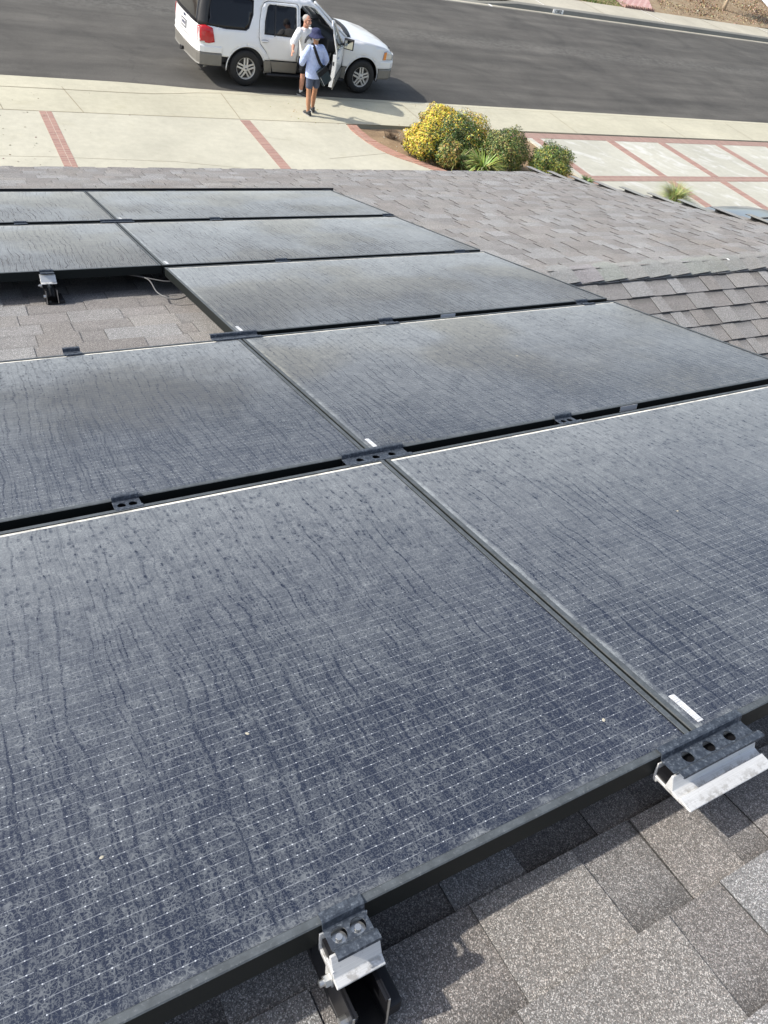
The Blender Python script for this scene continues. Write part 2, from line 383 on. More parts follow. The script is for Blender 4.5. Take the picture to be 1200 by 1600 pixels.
# ------------------------------------------------------------------ object helpers
WM = {}
def tag(o, label=None, cat=None, group=None, kind=None):
    if label: o['label'] = label
    if cat: o['category'] = cat
    if group: o['group'] = group
    if kind: o['kind'] = kind
    return o
def empty(name, mat=None, label=None, cat=None, group=None):
    o = bpy.data.objects.new(name, None); COL.objects.link(o); o.empty_display_size = 0.1
    o.matrix_basis = mat or Matrix.Identity(4)
    return tag(o, label, cat, group)
class MB:
    def __init__(s): s.v = []; s.f = []; s.c = []; s.mi = []
    def add(s, vs, fs, col=None, mi=0):
        b = len(s.v); s.v.extend([tuple(p) for p in vs])
        for f in fs:
            s.f.append(tuple(b + i for i in f)); s.mi.append(mi)
            s.c.append(col)
    def quad(s, a, b, c, d, col=None, mi=0): s.add([a, b, c, d], [(0, 1, 2, 3)], col, mi)
    def box(s, lo, hi, mat=None, mi=0):
        x0, y0, z0 = lo; x1, y1, z1 = hi
        P = [Vector(p) for p in ((x0,y0,z0),(x1,y0,z0),(x1,y1,z0),(x0,y1,z0),(x0,y0,z1),(x1,y0,z1),(x1,y1,z1),(x0,y1,z1))]
        if mat is not None: P = [mat @ p for p in P]
        s.add(P, [(0,3,2,1),(4,5,6,7),(0,1,5,4),(1,2,6,5),(2,3,7,6),(3,0,4,7)], None, mi)
    def loft(s, rings, cap=True, closed=True, mi=0):
        k = len(rings[0]); vs = [p for r in rings for p in r]; fs = []
        for i in range(len(rings) - 1):
            for j in range(k if closed else k - 1):
                a = i * k + j; b = i * k + (j + 1) % k
                fs.append((a, b, b + k, a + k))
        if cap and closed:
            fs.append(tuple(reversed(range(k)))); fs.append(tuple((len(rings) - 1) * k + j for j in range(k)))
        s.add(vs, fs, None, mi)
    def tube(s, pts, rad, seg=10, cap=True, mi=0, flat=1.0):
        pts = [Vector(p) for p in pts]
        if not isinstance(rad, (list, tuple)): rad = [rad] * len(pts)
        rings = []; up = None
        for i, p in enumerate(pts):
            t = (pts[min(i + 1, len(pts) - 1)] - pts[max(i - 1, 0)]).normalized()
            if up is None:
                up = Vector((0, 0, 1)) if abs(t.z) < 0.9 else Vector((1, 0, 0))
            a = t.cross(up).normalized(); b = a.cross(t).normalized(); up = b
            r = rad[i]; rx, ry = (r if isinstance(r, (tuple, list)) else (r, r * flat))
            rings.append([p + a * (rx * math.cos(q)) + b * (ry * math.sin(q)) for q in [2 * math.pi * j / seg for j in range(seg)]])
        s.loft(rings, cap, True, mi)
    def ell(s, c, r, mat=None, nu=16, nv=10, mi=0):
        c = Vector(c); rings = []
        for i in range(nv + 1):
            th = math.pi * (0.001 + 0.998 * i / nv)
            ring = []
            for j in range(nu):
                ph = 2 * math.pi * j / nu
                p = Vector((r[0] * math.sin(th) * math.cos(ph), r[1] * math.sin(th) * math.sin(ph), r[2] * math.cos(th)))
                if mat is not None: p = mat @ p
                ring.append(c + p)
            rings.append(ring)
        rings.reverse()
        s.loft(rings, True, True, mi)
    def lathe(s, prof, axis='y', c=(0, 0, 0), seg=40, mi=0):
        rings = []
        for (r, h) in prof:
            ring = []
            for j in range(seg):
                q = 2 * math.pi * j / seg
                if axis == 'y': ring.append((c[0] + r * math.cos(q), c[1] + h, c[2] + r * math.sin(q)))
                else: ring.append((c[0] + r * math.cos(q), c[1] + r * math.sin(q), c[2] + h))
            rings.append(ring)
        s.loft(rings, False, True, mi)
    def build(s, name, mat, parent=None, smooth=False, loc=None, autosmooth=None):
        me = bpy.data.meshes.new(name); me.from_pydata(s.v, [], s.f); me.update()
        for mm in (mat if isinstance(mat, (list, tuple)) else [mat]): me.materials.append(mm)
        if any(s.mi): me.polygons.foreach_set('material_index', s.mi)
        if any(c is not None for c in s.c):
            ca = me.color_attributes.new('tint', 'FLOAT_COLOR', 'CORNER')
            buf = []
            for c, f in zip(s.c, s.f):
                if c is None: c = (0.5, 0.5, 0.5)
                if isinstance(c[0], (tuple, list)):
                    for q in c: buf.extend((*q, 1.0))
                else: buf.extend((*c, 1.0) * len(f))
            ca.data.foreach_set('color', buf)
        if smooth: me.polygons.foreach_set('use_smooth', [True] * len(me.polygons))
        if autosmooth is not None:
            me.polygons.foreach_set('use_smooth', [True] * len(me.polygons))
            me.set_sharp_from_angle(angle=R(autosmooth))
        o = bpy.data.objects.new(name, me); COL.objects.link(o)
        if parent is not None: o.parent = parent
        if loc is not None: o.location = loc
        return o
def recalc(o):
    bm = bmesh.new(); bm.from_mesh(o.data); bmesh.ops.remove_doubles(bm, verts=bm.verts, dist=1e-5)
    bmesh.ops.recalc_face_normals(bm, faces=bm.faces); bm.to_mesh(o.data); bm.free(); return o
def copy_tree(o, parent=None):
    c = o.copy(); COL.objects.link(c); c.parent = parent
    for ch in list(o.children): copy_tree(ch, c)
    return c
def bevel(o, w=0.003, seg=2, ang=35):
    b = o.modifiers.new('bevel', 'BEVEL'); b.width = w; b.segments = seg; b.limit_method = 'ANGLE'; b.angle_limit = R(ang); return o
def solid(o, t, off=-1.0):
    b = o.modifiers.new('solid', 'SOLIDIFY'); b.thickness = t; b.offset = off; return o
def remeshed(mb, name, mat, parent, voxel, smooth_it=3, fac=0.5):
    t = mb.build('tmp', mat if not isinstance(mat, list) else mat[0])
    r = t.modifiers.new('r', 'REMESH'); r.mode = 'VOXEL'; r.voxel_size = voxel; r.use_smooth_shade = True
    s = t.modifiers.new('s', 'SMOOTH'); s.factor = fac; s.iterations = smooth_it
    dg = bpy.context.evaluated_depsgraph_get(); dg.update()
    me = bpy.data.meshes.new_from_object(t.evaluated_get(dg))
    me.materials.clear(); me.materials.append(mat)
    me.polygons.foreach_set('use_smooth', [True] * len(me.polygons))
    bpy.data.objects.remove(t)
    me.name = name
    o = bpy.data.objects.new(name, me); COL.objects.link(o); o.parent = parent
    return o
def inside(p, poly):
    x, y = p; c = False; n = len(poly); j = n - 1
    for i in range(n):
        xi, yi = poly[i]; xj, yj = poly[j]
        if (yi > y) != (yj > y) and x < (xj - xi) * (y - yi) / (yj - yi) + xi: c = not c
        j = i
    return c
def densify(poly, step):
    out = []
    for i, a in enumerate(poly):
        b = poly[(i + 1) % len(poly)]; L = math.dist(a, b); k = max(1, int(L / step))
        for j in range(k): out.append((a[0] + (b[0] - a[0]) * j / k, a[1] + (b[1] - a[1]) * j / k))
    return out
def sheet(outer, holes=(), step=0.06, fn=None, mb=None, mi=0, flip=False):
    """triangulated sheet with holes; fn maps (a, b) to 3-D"""
    loops = [densify(outer, step)] + [densify(h, step) for h in holes]
    vs = []; es = []
    for L in loops:
        b = len(vs); vs += L; es += [(b + i, b + (i + 1) % len(L)) for i in range(len(L))]
    x0 = min(p[0] for p in outer); x1 = max(p[0] for p in outer); y0 = min(p[1] for p in outer); y1 = max(p[1] for p in outer)
    nb = len(vs)
    bx = x0 + step / 2
    while bx < x1:
        by = y0 + step / 2
        while by < y1:
            if inside((bx, by), loops[0]) and not any(inside((bx, by), h) for h in loops[1:]):
                if min((bx - q[0]) ** 2 + (by - q[1]) ** 2 for q in vs[:nb]) > (step * 0.45) ** 2: vs.append((bx, by))
            by += step
        bx += step
    V, E, F, *_ = delaunay_2d_cdt([Vector(v) for v in vs], es, [], 0, 1e-6)
    keep = []
    for f in F:
        c = (sum(V[i].x for i in f) / len(f), sum(V[i].y for i in f) / len(f))
        if inside(c, loops[0]) and not any(inside(c, h) for h in loops[1:]): keep.append(tuple(reversed(f)) if flip else tuple(f))
    mb = mb or MB()
    mb.add([fn(p.x, p.y) if fn else (p.x, p.y, 0) for p in V], keep, None, mi)
    return mb
def circle(cx, cy, r, n=24, a0=0, a1=360):
    return [(cx + r * math.cos(R(a0 + (a1 - a0) * i / n)), cy + r * math.sin(R(a0 + (a1 - a0) * i / n))) for i in range(n)]
# ================================================================== ground, road, pavements
def plane_obj(name, pts, z, mat, **k):
    b = MB(); b.add([(x, y, z) for x, y in pts], [tuple(range(len(pts)))])
    return tag(b.build(name, mat), **k)
def slab_obj(name, pts, z0, z1, mat, parent=None):
    b = MB(); n = len(pts)
    b.loft([[(x, y, z0) for x, y in pts], [(x, y, z1) for x, y in pts]])
    return b.build(name, mat, parent)
AZ = -0.06
plane_obj('ground', [(-400, -400), (500, -400), (500, 600), (-400, 600)], -0.14, M['earth'], kind='structure')
plane_obj('road', [(-120, 17.6), (260, 17.6), (260, 30.6), (-120, 30.6)], AZ, M['asphalt'], kind='structure')
slab_obj('driveway', [(-14, 7.5), (5.11, 7.5), (8.95, 7.5), (9.2, 13.2), (8.72, 13.58), (8.44, 13.91), (8.12, 14.25), (7.85, 14.66), (7.69, 15.35), (7.7, 16.085), (-14, 16.085)], -0.13, 0.0, M['conc'])['kind'] = 'structure'
slab_obj('driveway', [(12.8, 2), (34, 2), (34, 15.95), (12.8, 15.95)], -0.13, 0.0, M['concw'])['kind'] = 'structure'
slab_obj('path', [(-14, 16.085), (60, 16.085), (60, 17.30), (-14, 17.30)], -0.13, -0.001, M['conc2'])['kind'] = 'structure'
# near kerb: rolled to the left, a dropped apron to the right
b = MB(); prof = []
xs = [-14, 0, 1.5, 3.0, 3.9, 4.6, 5.6, 9.9, 10.0, 14.9, 15.0, 34, 36, 60]
for x in xs:
    t = min(1, max(0, (x - 3.0) / 2.4)); t = t * t * (3 - 2 * t)
    if x >= 36: t = 0
    L = [(17.30, 0.0), (17.36 + 0.20 * t, 0.0), (17.42 + 0.28 * t, -0.018), (17.47 + 0.34 * t, -0.042), (17.6 + 0.3 * t, -0.05), (18.12 - 0.17 * t, -0.056), (18.12 - 0.17 * t, -0.12)]
    prof.append([(x, y, z) for y, z in L])
b.loft(prof, closed=False)
o = b.build('kerb', M['conc2'], smooth=False); o['kind'] = 'structure'
# far kerb, gutter and pavement
b = MB()
b.loft([[(x, 29.88, -0.058), (x, 29.9, -0.052), (x, 30.2, -0.055), (x, 30.26, 0.10), (x, 30.34, 0.125), (x, 30.55, 0.13)] for x in (22.6, 260)], closed=False)
b.loft([[(x, 29.88, -0.058), (x, 29.9, -0.052), (x, 30.2, -0.055), (x, 30.26, -0.055 + h * .155), (x, 30.34, -0.05 + h * .175), (x, 30.55, -0.04 + h * .17 + 0.0)] for x, h in ((22.6, 1), (20.6, 0.1), (-120, 0.1))], closed=False)
o = b.build('kerb', [M['kerbfar']]); o['kind'] = 'structure'
plane_obj('path', [(20.5, 30.55), (260, 30.55), (260, 32.6), (20.5, 32.6)], 0.13, M['walkfar'], kind='structure')
plane_obj('path', [(-120, 30.55), (20.5, 30.55), (20.5, 45), (-120, 45)], -0.02, M['walkfar'], kind='structure')
plane_obj('gutter', [(-120, 30.0), (260, 30.0), (260, 30.21), (-120, 30.21)], -0.049, M['walkfar'], kind='structure')
# thin joints and the drawn kerb shade line
J = MB()
def jt(p, q, w=0.016, z=0.0035):
    a = Vector((*p, z)); c = Vector((*q, z)); t = (c - a).normalized(); s = Vector((-t.y, t.x, 0)) * w / 2
    n = max(1, int((c - a).length / 0.35)); pr = None
    for i in range(n + 1):
        o_ = Vector((rnd.uniform(-.004, .004), rnd.uniform(-.004, .004), 0)); k = a.lerp(c, i / n) + o_
        cur = (k - s, k + s)
        if pr: J.quad(pr[0], pr[1], cur[1], cur[0])
        pr = cur
jt((-6, 16.09), (7.7, 16.08), 0.018); jt((7.7, 16.08), (15, 16.02), 0.014)
for p, q in [((1.74, 17.45), (1.9, 16.1)), ((5.2, 17.6), (5.14, 16.1)), ((15.0, 17.55), (14.92, 16.1)), ((0.35, 17.3), (0.45, 16.1)), ((-2, 17.4), (-2, 16.1)), ((19.4, 17.5), (19.3, 16.1)), ((10.0, 17.55), (10.02, 16.1)), ((22.6, 17.5), (22.5, 16.1))]: jt(p, q)
CL = [(-6, 17.30), (0.5, 17.30), (1.7, 17.31), (2.9, 17.31), (3.5, 17.33), (4.1, 17.42), (4.6, 17.55), (5.2, 17.62)]  # dark line drawn along the kerb, standing for its shaded face
for p_, q_ in zip(CL, CL[1:]): jt(p_, q_, 0.018)
jt((5.2, 17.62), (40, 17.6), 0.012)
jt((1.3, 13.95), (3.1, 13.85), 0.007); jt((3.1, 13.85), (4.3, 13.6), 0.007); jt((-2, 14.0), (1.06, 13.98), 0.007)
jt((5.2, 15.2), (5.9, 15.0), 0.004); jt((6.4, 14.1), (8.0, 14.45), 0.008)
for x in (24.35, 27.9, 32.1, 36.4, 41.0, 45.5, 50, 55): jt((x, 30.6), (x + 0.1, 32.6), 0.05, 0.134)
tag(J.build('joints_and_kerb_shade', M['joint']), kind='structure')
W_ = MB()
for x in (24.3, 32.0, 41.2): W_.quad((x - .04, 30.6, .1345), (x + .04, 30.6, .1345), (x + .14, 32.6, .1345), (x + .06, 32.6, .1345))
W_.quad((20.95, 29.9, -.044), (21.08, 29.9, -.044), (21.5, 32.4, -.015), (21.35, 32.4, -.015))
tag(W_.build('pale_joint_sealant', M['whiteconc']), kind='structure')
# brick bands let into the concrete
def band(pts, mat, z=0.004):
    return slab_obj('brick_band', pts, -0.05, z, M[mat])
def rect(x0, y0, x1, y1): return [(x0, y0), (x1, y0), (x1, y1), (x0, y1)]
tag(band(rect(1.075, 7.6, 1.30, 16.08), 'brick_y'), 'short red brick strip leftmost in the cream driveway slab', 'brick strip', 'red brick strips in the driveway')
tag(band(rect(5.11, 7.6, 5.335, 16.03), 'brick_y'), 'red brick strip in the cream driveway, pointing at the rear wheel of the white suv', 'brick strip', 'red brick strips in the driveway')
grid = empty('brick_grid', None, 'red brick grid framing the mottled concrete squares of the right hand driveway', 'brick paving')
for x0, x1 in ((12.95, 13.22), (15.60, 15.90), (17.64, 17.93), (20.14, 20.44), (22.55, 22.85), (24.9, 25.2), (27.3, 27.6)):
    for y0, y1 in ((2.1, 5.0), (5.3, 7.8), (8.1, 10.4), (10.7, 13.06), (13.36, 15.62)):
        slab_obj('brick_column', rect(x0, y0, x1, y1), -0.05, 0.004, M['brick_y'], grid)
for y0, y1 in ((5.0, 5.3), (7.8, 8.1), (10.4, 10.7), (13.06, 13.36), (15.62, 15.96)):
    slab_obj('brick_row', rect(11.6 if y1 > 15.9 else 12.95, y0, 34, y1), -0.05, 0.0045, M['brick_x'], grid)
# planter: soil sheet with curved brick edging
outer = [(7.7, 16.0), (7.66, 15.7), (7.69, 15.35), (7.75, 15.0), (7.85, 14.66), (7.97, 14.44), (8.12, 14.23), (8.44, 13.91), (8.72, 13.58), (9.0, 13.2), (9.2, 12.6)]
inner = [(7.95, 16.0), (7.93, 15.7), (7.97, 15.3), (8.05, 14.97), (8.19, 14.68), (8.31, 14.45), (8.46, 14.27), (8.72, 13.93), (8.98, 13.62), (9.28, 13.25), (9.5, 12.6)]
b = MB()
for i in range(len(outer) - 1):
    n = 4
    for k in range(n):
        A0 = [outer[i][q] + (outer[i + 1][q] - outer[i][q]) * (k + .06) / n for q in (0, 1)]; A1 = [outer[i][q] + (outer[i + 1][q] - outer[i][q]) * (k + .94) / n for q in (0, 1)]
        B0 = [inner[i][q] + (inner[i + 1][q] - inner[i][q]) * (k + .06) / n for q in (0, 1)]; B1 = [inner[i][q] + (inner[i + 1][q] - inner[i][q]) * (k + .94) / n for q in (0, 1)]
        zz = 0.012 + rnd.uniform(-.003, .003)
        b.loft([[(*A0, -.04), (*A1, -.04), (*B1, -.04), (*B0, -.04)], [(*A0, zz), (*A1, zz), (*B1, zz), (*B0, zz)]])
tag(b.build('brick_edging', M['brick_pale']), 'curved row of pale pink bricks edging the dry planting bed', 'brick edging')
plane_obj('mortar_bed', outer + inner[::-1], 0.0045, M['joint'], kind='structure')
def soilz(x, y): return -0.035 + 0.03 * math.sin(x * 2.1 + y) * math.cos(y * 1.7) + 0.02 * math.sin(x * 7) * math.sin(y * 6.3)
o = sheet([(7.8, 15.93), (12.9, 15.93), (12.9, 9.5), (9.6, 9.5), (9.3, 13.2), (8.6, 14.1), (8.05, 15.0)], step=0.14, fn=lambda x, y: (x, y, soilz(x, y))).build('soil', M['soil'], smooth=True); o['kind'] = 'structure'
# pebbles and litter on the bed
b = MB()
for i in range(260):
    x = rnd.uniform(8.1, 12.7); y = rnd.uniform(13.2, 15.8); s = rnd.uniform(.008, .022)
    b.ell((x, y, soilz(x, y) + s * .4), (s, s * rnd.uniform(.6, 1), s * .6), Euler((0, 0, rnd.uniform(0, 3))).to_matrix(), 6, 4)
tag(b.build('pebbles', M['walkfar']), kind='stuff')
b = MB(); b.box((-.11, -.08, -.03), (.11, .08, .03)); o = recalc(b.build('paver_fragment', M['walkfar'], loc=(9.22, 15.72, .01))); bevel(o, .012)
tag(o, 'small pale broken paver lying in the bed beside the yellow bushes', 'paver')
# far side lots
bumpf = lambda x, y: 0.125 + min(1, max(0, (y - 32.6) / 14)) * 0.9 + 0.04 * math.sin(x * 1.3) * math.sin(y * 1.1)
o = sheet([(27.2, 32.6), (140, 32.6), (140, 70), (20, 70), (20.5, 45)], step=2.5, fn=lambda x, y: (x, y, bumpf(x, y))).build('hill', M['mulch'], smooth=True); o['kind'] = 'structure'
plane_obj('backland', [(-120, 45), (260, 45), (260, 140), (-120, 140)], -0.05, M['earth'], kind='structure')
b = MB(); pp = [(31.9, 32.62), (33.1, 32.62), (36.0, 36.4), (39.4, 41), (37.6, 41), (34.3, 36.4)]
L = [(32.0, 33.2), (32.25, 33.9), (35.4, 40.5)]
for (x0, x1, y) in ((31.4, 33.0, 32.65), (32.2, 34.5, 34.6), (33.4, 36.2, 36.4), (35.8, 39.2, 40), (40, 44, 45)): pass
rings = [[(x0, y, bumpf(x0, y) + .05), (x1, y, bumpf(x1, y) + .05)] for (x0, x1, y) in ((30.9, 33.0, 32.65), (31.5, 34.4, 34.6), (32.4, 36.0, 36.4), (34.6, 39.0, 40), (38, 43, 45))]
b.loft(rings, cap=False, closed=False)
o = b.build('path', M['brick_path']); o['kind'] = 'structure'
b = MB()
for i in range(15):
    x = 31.0 + i * 0.14; b.box((x, 32.56, .12), (x + .09, 32.72, .24 + .02 * (i % 2)))
tag(b.build('brick_edging', M['brick_y']), 'row of upright dark bricks ending the pink brick path at the far pavement', 'brick edging')
b = MB(); b.loft([[(x0, y, bumpf(x0, y) + .07), (x1, y, bumpf(x1, y) + .07)] for x0, x1, y in ((46.5, 48.4, 36.0), (48.9, 51.6, 39.5), (52.5, 56.5, 44.5), (58, 64, 52))], cap=False, closed=False)
o = b.build('path', M['whiteconc']); o['kind'] = 'structure'
# grass strip and mulch litter on the far lot
def blades(name, fn, n, hmin, hmax, cols, w=.012, seed=1, parent=None):
    r = random.Random(seed); b = MB()
    for i in range(n):
        x, y, z = fn(r); a = r.uniform(0, 6.28); h = r.uniform(hmin, hmax); l = r.uniform(-.5, .5) * h; q = r.uniform(-.5, .5) * h
        dx = math.cos(a) * w; dy = math.sin(a) * w; c = r.choice(cols); c = tuple(k * r.uniform(.8, 1.2) for k in c)
        b.add([(x - dx, y - dy, z), (x + dx, y + dy, z), (x + l, y + q, z + h)], [(0, 1, 2)], c)
    return b.build(name, M['leaf'], parent)
G1 = [(0.10, 0.17, 0.04), (0.16, 0.2, 0.06), (0.3, 0.27, 0.12)]
def gp(r):
    x = r.uniform(26.6, 31.5); y = r.triangular(32.65, 35.0, 32.75); return x, y, bumpf(x, y) - .03
tag(blades('grass', gp, 5200, .04, .12, G1, .03, 3), kind='stuff')
DRY = [(0.33, 0.25, 0.16), (0.22, 0.15, 0.09), (0.40, 0.33, 0.22), (0.16, 0.11, 0.07)]
def mp(r):
    y = r.triangular(32.65, 48, 33.5); x = r.uniform(33.5, 56) + (y - 32) * .6; return x, y, bumpf(x, y) - .03
tag(blades('mulch_litter', mp, 16000, .02, .10, DRY, .07, 4), kind='stuff')
# house number painted on the far kerb
s = empty('kerb_number', Matrix.Translation((24.87, 30.205, 0.02)), 'white rectangle with black house number 1302 painted on the far kerb face', 'house number')
b = MB(); b.box((-.30, -.012, -.065), (.30, .01, .085)); b.build('painted_panel', M['pw'], s)
cu = bpy.data.curves.new('numerals', 'FONT'); cu.body = '1302'; cu.size = .19; cu.align_x = 'CENTER'; cu.align_y = 'CENTER'; cu.extrude = .001; cu.offset = .007
t = bpy.data.objects.new('tmp', cu); COL.objects.link(t); dg = bpy.context.evaluated_depsgraph_get()
me = bpy.data.meshes.new_from_object(t.evaluated_get(dg)); bpy.data.objects.remove(t); me.materials.clear(); me.materials.append(M['pb'])
o = bpy.data.objects.new('numerals', me); COL.objects.link(o); o.parent = s; o.location = (0, -.0145, .01); o.rotation_euler = (R(90), 0, 0); o.scale = (1, .85, 1)

# ================================================================== the house with its shingled roof
PITCH = R(15.86); cp, sp_ = math.cos(PITCH), math.sin(PITCH)
ROOF = Matrix(((1, 0, 0, 0), (0, cp, sp_, 0), (0, -sp_, cp, GZ), (0, 0, 0, 1)))
ND = -0.146                                  # shingle base surface below the plane of the panels
VR = 3.17                                    # ridge of the right wing
house = empty('house', Matrix.Translation((1, 2, 0)), 'single storey stucco house under a grey brown shingle roof carrying solar panels', 'house')
HI = Matrix.Translation((-1, -2, 0))
PAL = [(0.188, 0.187, 0.184), (0.178, 0.174, 0.168), (0.167, 0.157, 0.147), (0.198, 0.198, 0.196), (0.155, 0.146, 0.138), (0.183, 0.176, 0.166)]
DK = [(0.148, 0.144, 0.140), (0.158, 0.150, 0.143), (0.14, 0.133, 0.127), (0.166, 0.162, 0.158)]
def shingles(fr, ufn, v0, v1, e=0.143, seed=1, zoff=0.0, k=1.0):
    r = random.Random(seed); b = MB(); v = v0; i = 0
    f3 = lambda c, q: (c[0] * q * k, c[1] * q * k, c[2] * q * k)
    def Q(*pts): return [fr @ Vector(p) for p in pts]
    while v < v1 - 1e-4:
        va, vb = v, min(v + e, v1(0) if callable(v1) else v1)
        ul, ur = ufn(0.5 * (va + vb)); u = ul - r.uniform(0, .3)
        tb = 0.0085 * (vb - va) / e
        tint = f3(r.choice(PAL), r.uniform(.92, 1.04))
        while u < ur:
            # raised tab
            w = r.choice((.10, .13, .16, .19, .24, .28)) * r.uniform(.9, 1.1)
            g = r.choice((.08, .11, .15, .20, .24)) * r.uniform(.9, 1.1)
            a, c = max(u, ul), min(u + w, ur)
            if c > a + .004:
                col = f3(r.choice(PAL), r.uniform(.9, 1.08)); ja, jc = r.uniform(-.004, .004), r.uniform(-.004, .004); dv = r.uniform(-.003, .002)
                z0 = .0030 + zoff; z1 = .0125 + zoff + r.uniform(-.0008, .001)
                P = Q((a, va, z0), (c, va, z0), (c + jc, vb + dv, z1), (a + ja, vb + dv, z1), (c + jc, vb + dv, -.003), (a + ja, vb + dv, -.003), (a, va, -.004), (c, va, -.004))
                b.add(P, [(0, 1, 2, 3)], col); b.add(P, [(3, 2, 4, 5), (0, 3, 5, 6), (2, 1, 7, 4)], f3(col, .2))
            a, c = max(u + w, ul), min(u + w + g, ur)
            if c > a + .004:
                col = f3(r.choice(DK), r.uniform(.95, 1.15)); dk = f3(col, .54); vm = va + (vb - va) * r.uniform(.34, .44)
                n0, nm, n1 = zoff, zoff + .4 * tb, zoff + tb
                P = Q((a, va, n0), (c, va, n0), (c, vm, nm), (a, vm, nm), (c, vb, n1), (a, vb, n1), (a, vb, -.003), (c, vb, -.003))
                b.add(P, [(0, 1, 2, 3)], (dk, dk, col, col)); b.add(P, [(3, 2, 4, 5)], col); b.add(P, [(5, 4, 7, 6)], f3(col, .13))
            u += w + g
        # the sheet under the tabs of this course
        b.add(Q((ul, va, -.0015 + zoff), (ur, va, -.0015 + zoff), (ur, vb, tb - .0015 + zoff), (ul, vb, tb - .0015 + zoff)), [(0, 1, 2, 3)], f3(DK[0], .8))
        v += e; i += 1
    return b
FA = HI @ ROOF @ Matrix.Translation((0, 0, ND))
UL = -3.6; UA = 2.06; URK = 6.10
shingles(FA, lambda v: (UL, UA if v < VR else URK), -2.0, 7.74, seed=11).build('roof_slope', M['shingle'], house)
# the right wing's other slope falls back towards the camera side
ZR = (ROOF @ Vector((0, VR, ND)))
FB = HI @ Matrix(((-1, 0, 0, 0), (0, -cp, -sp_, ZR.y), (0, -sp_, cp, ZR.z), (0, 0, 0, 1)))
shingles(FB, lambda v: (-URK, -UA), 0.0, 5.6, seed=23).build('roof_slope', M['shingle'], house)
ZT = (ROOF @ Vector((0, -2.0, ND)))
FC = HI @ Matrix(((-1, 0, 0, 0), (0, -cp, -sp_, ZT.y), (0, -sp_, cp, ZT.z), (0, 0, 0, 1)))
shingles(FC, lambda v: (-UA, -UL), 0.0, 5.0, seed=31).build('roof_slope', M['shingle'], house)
# ridge caps
def caps(name, org, along, left, right, L, e=0.205, wid=0.15, seed=5, tilt=.016, tint=1.0, wl=None, lift=0.0, flush=False):
    """folded cap shingles laid from org along 'along'; left/right are the directions down the two slopes"""
    r = random.Random(seed); b = MB(); s = 0
    up = (Vector((0, 0, 1)) - 0 * along)
    wl = wl or wid
    while s < L:
        a = s - .03; c = s + e; col = tuple(k * r.uniform(.97, 1.03) * tint for k in (0.186, 0.188, 0.182))
        rows = []
        lf = lift * r.uniform(.7, 1.2)
        for t, h, k_ in ((a, .006, 0), (c, .006 + tilt + r.uniform(0, .002), lf)):
            p = org + along * t + up * h; ring = []
            nn = 5
            for d_, w_ in ((left, wl), (right, wid)):
                seq = [(j / nn) for j in range(nn, 0, -1)] if d_ is left else [j / nn for j in range(0, nn + 1)]
                for q in seq:
                    x = q * w_; ring.append(p + d_ * x - up * .007 * math.exp(-x * 40) + up * (k_ * q if d_ is right else -.012 * q * flush) + up * r.uniform(-.0012, .0012))
            rows.append(ring)
        k = len(rows[0]); vs = rows[0] + rows[1]
        th = Vector((0, 0, -.005)); vs2 = [q + th for q in vs]
        allv = vs + vs2; fs = []
        for j in range(k - 1):
            fs.append((j, j + 1, k + j + 1, k + j)); fs.append((2 * k + j + 1, 2 * k + j, 3 * k + j, 3 * k + j + 1))
            fs.append((k + j, k + j + 1, 3 * k + j + 1, 3 * k + j))
        fs.append((0, k, 3 * k, 2 * k)); fs.append((2 * k - 1, k - 1, 3 * k - 1, 4 * k - 1))
        dkc = tuple(q * .12 for q in col)  # undersides and edges darkened in colour, standing for shade below the flap
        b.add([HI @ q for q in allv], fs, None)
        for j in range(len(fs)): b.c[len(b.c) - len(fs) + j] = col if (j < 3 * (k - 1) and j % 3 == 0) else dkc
        s += e
    return b.build(name, M['shingle'], house)
dn1 = Vector((0, cp, -sp_)); dn2 = Vector((0, -cp, -sp_))
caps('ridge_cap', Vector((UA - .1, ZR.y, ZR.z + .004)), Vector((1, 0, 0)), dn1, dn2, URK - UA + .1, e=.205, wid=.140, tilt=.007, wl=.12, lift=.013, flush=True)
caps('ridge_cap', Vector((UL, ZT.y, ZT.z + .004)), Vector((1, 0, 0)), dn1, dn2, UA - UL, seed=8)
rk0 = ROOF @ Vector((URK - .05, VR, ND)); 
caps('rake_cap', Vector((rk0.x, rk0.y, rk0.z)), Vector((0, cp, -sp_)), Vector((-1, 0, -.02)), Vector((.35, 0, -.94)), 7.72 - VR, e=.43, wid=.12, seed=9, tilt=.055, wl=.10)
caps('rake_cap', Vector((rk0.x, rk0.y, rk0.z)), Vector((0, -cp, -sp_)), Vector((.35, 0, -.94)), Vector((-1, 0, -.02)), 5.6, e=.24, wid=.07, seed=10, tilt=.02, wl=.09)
# walls, fascia, eave
def hb(name, mat, *boxes):
    b = MB()
    for lo, hi in boxes: b.box(lo, hi, HI)
    return b.build(name, mat, house)
ez = (ROOF @ Vector((0, 7.74, ND))); wy = ez.y - .55
def wall_poly(name, pts, x0, x1):
    b = MB(); b.loft([[HI @ Vector((x0, y, z)) for y, z in pts], [HI @ Vector((x1, y, z)) for y, z in pts]]); return b.build(name, M['stucco'], house)
rz = lambda y: GZ + (ND - .05) / cp - y * math.tan(PITCH)          # underside of the front slope
yb = ZR.y - 5.3 * cp; yb2 = ZT.y - 4.8 * cp
wall_poly('wall', [(wy, 0), (wy, rz(wy)), (ZR.y, rz(ZR.y)), (yb, rz(ZR.y) - (ZR.y - yb) * math.tan(PITCH)), (yb, 0)], UA + .02, URK - .35)
wall_poly('wall', [(wy + .01, 0), (wy + .01, rz(wy + .01)), (ZT.y, rz(ZT.y)), (yb2, rz(ZT.y) - (ZT.y - yb2) * math.tan(PITCH)), (yb2, 0)], UL + .3, UA - .02)
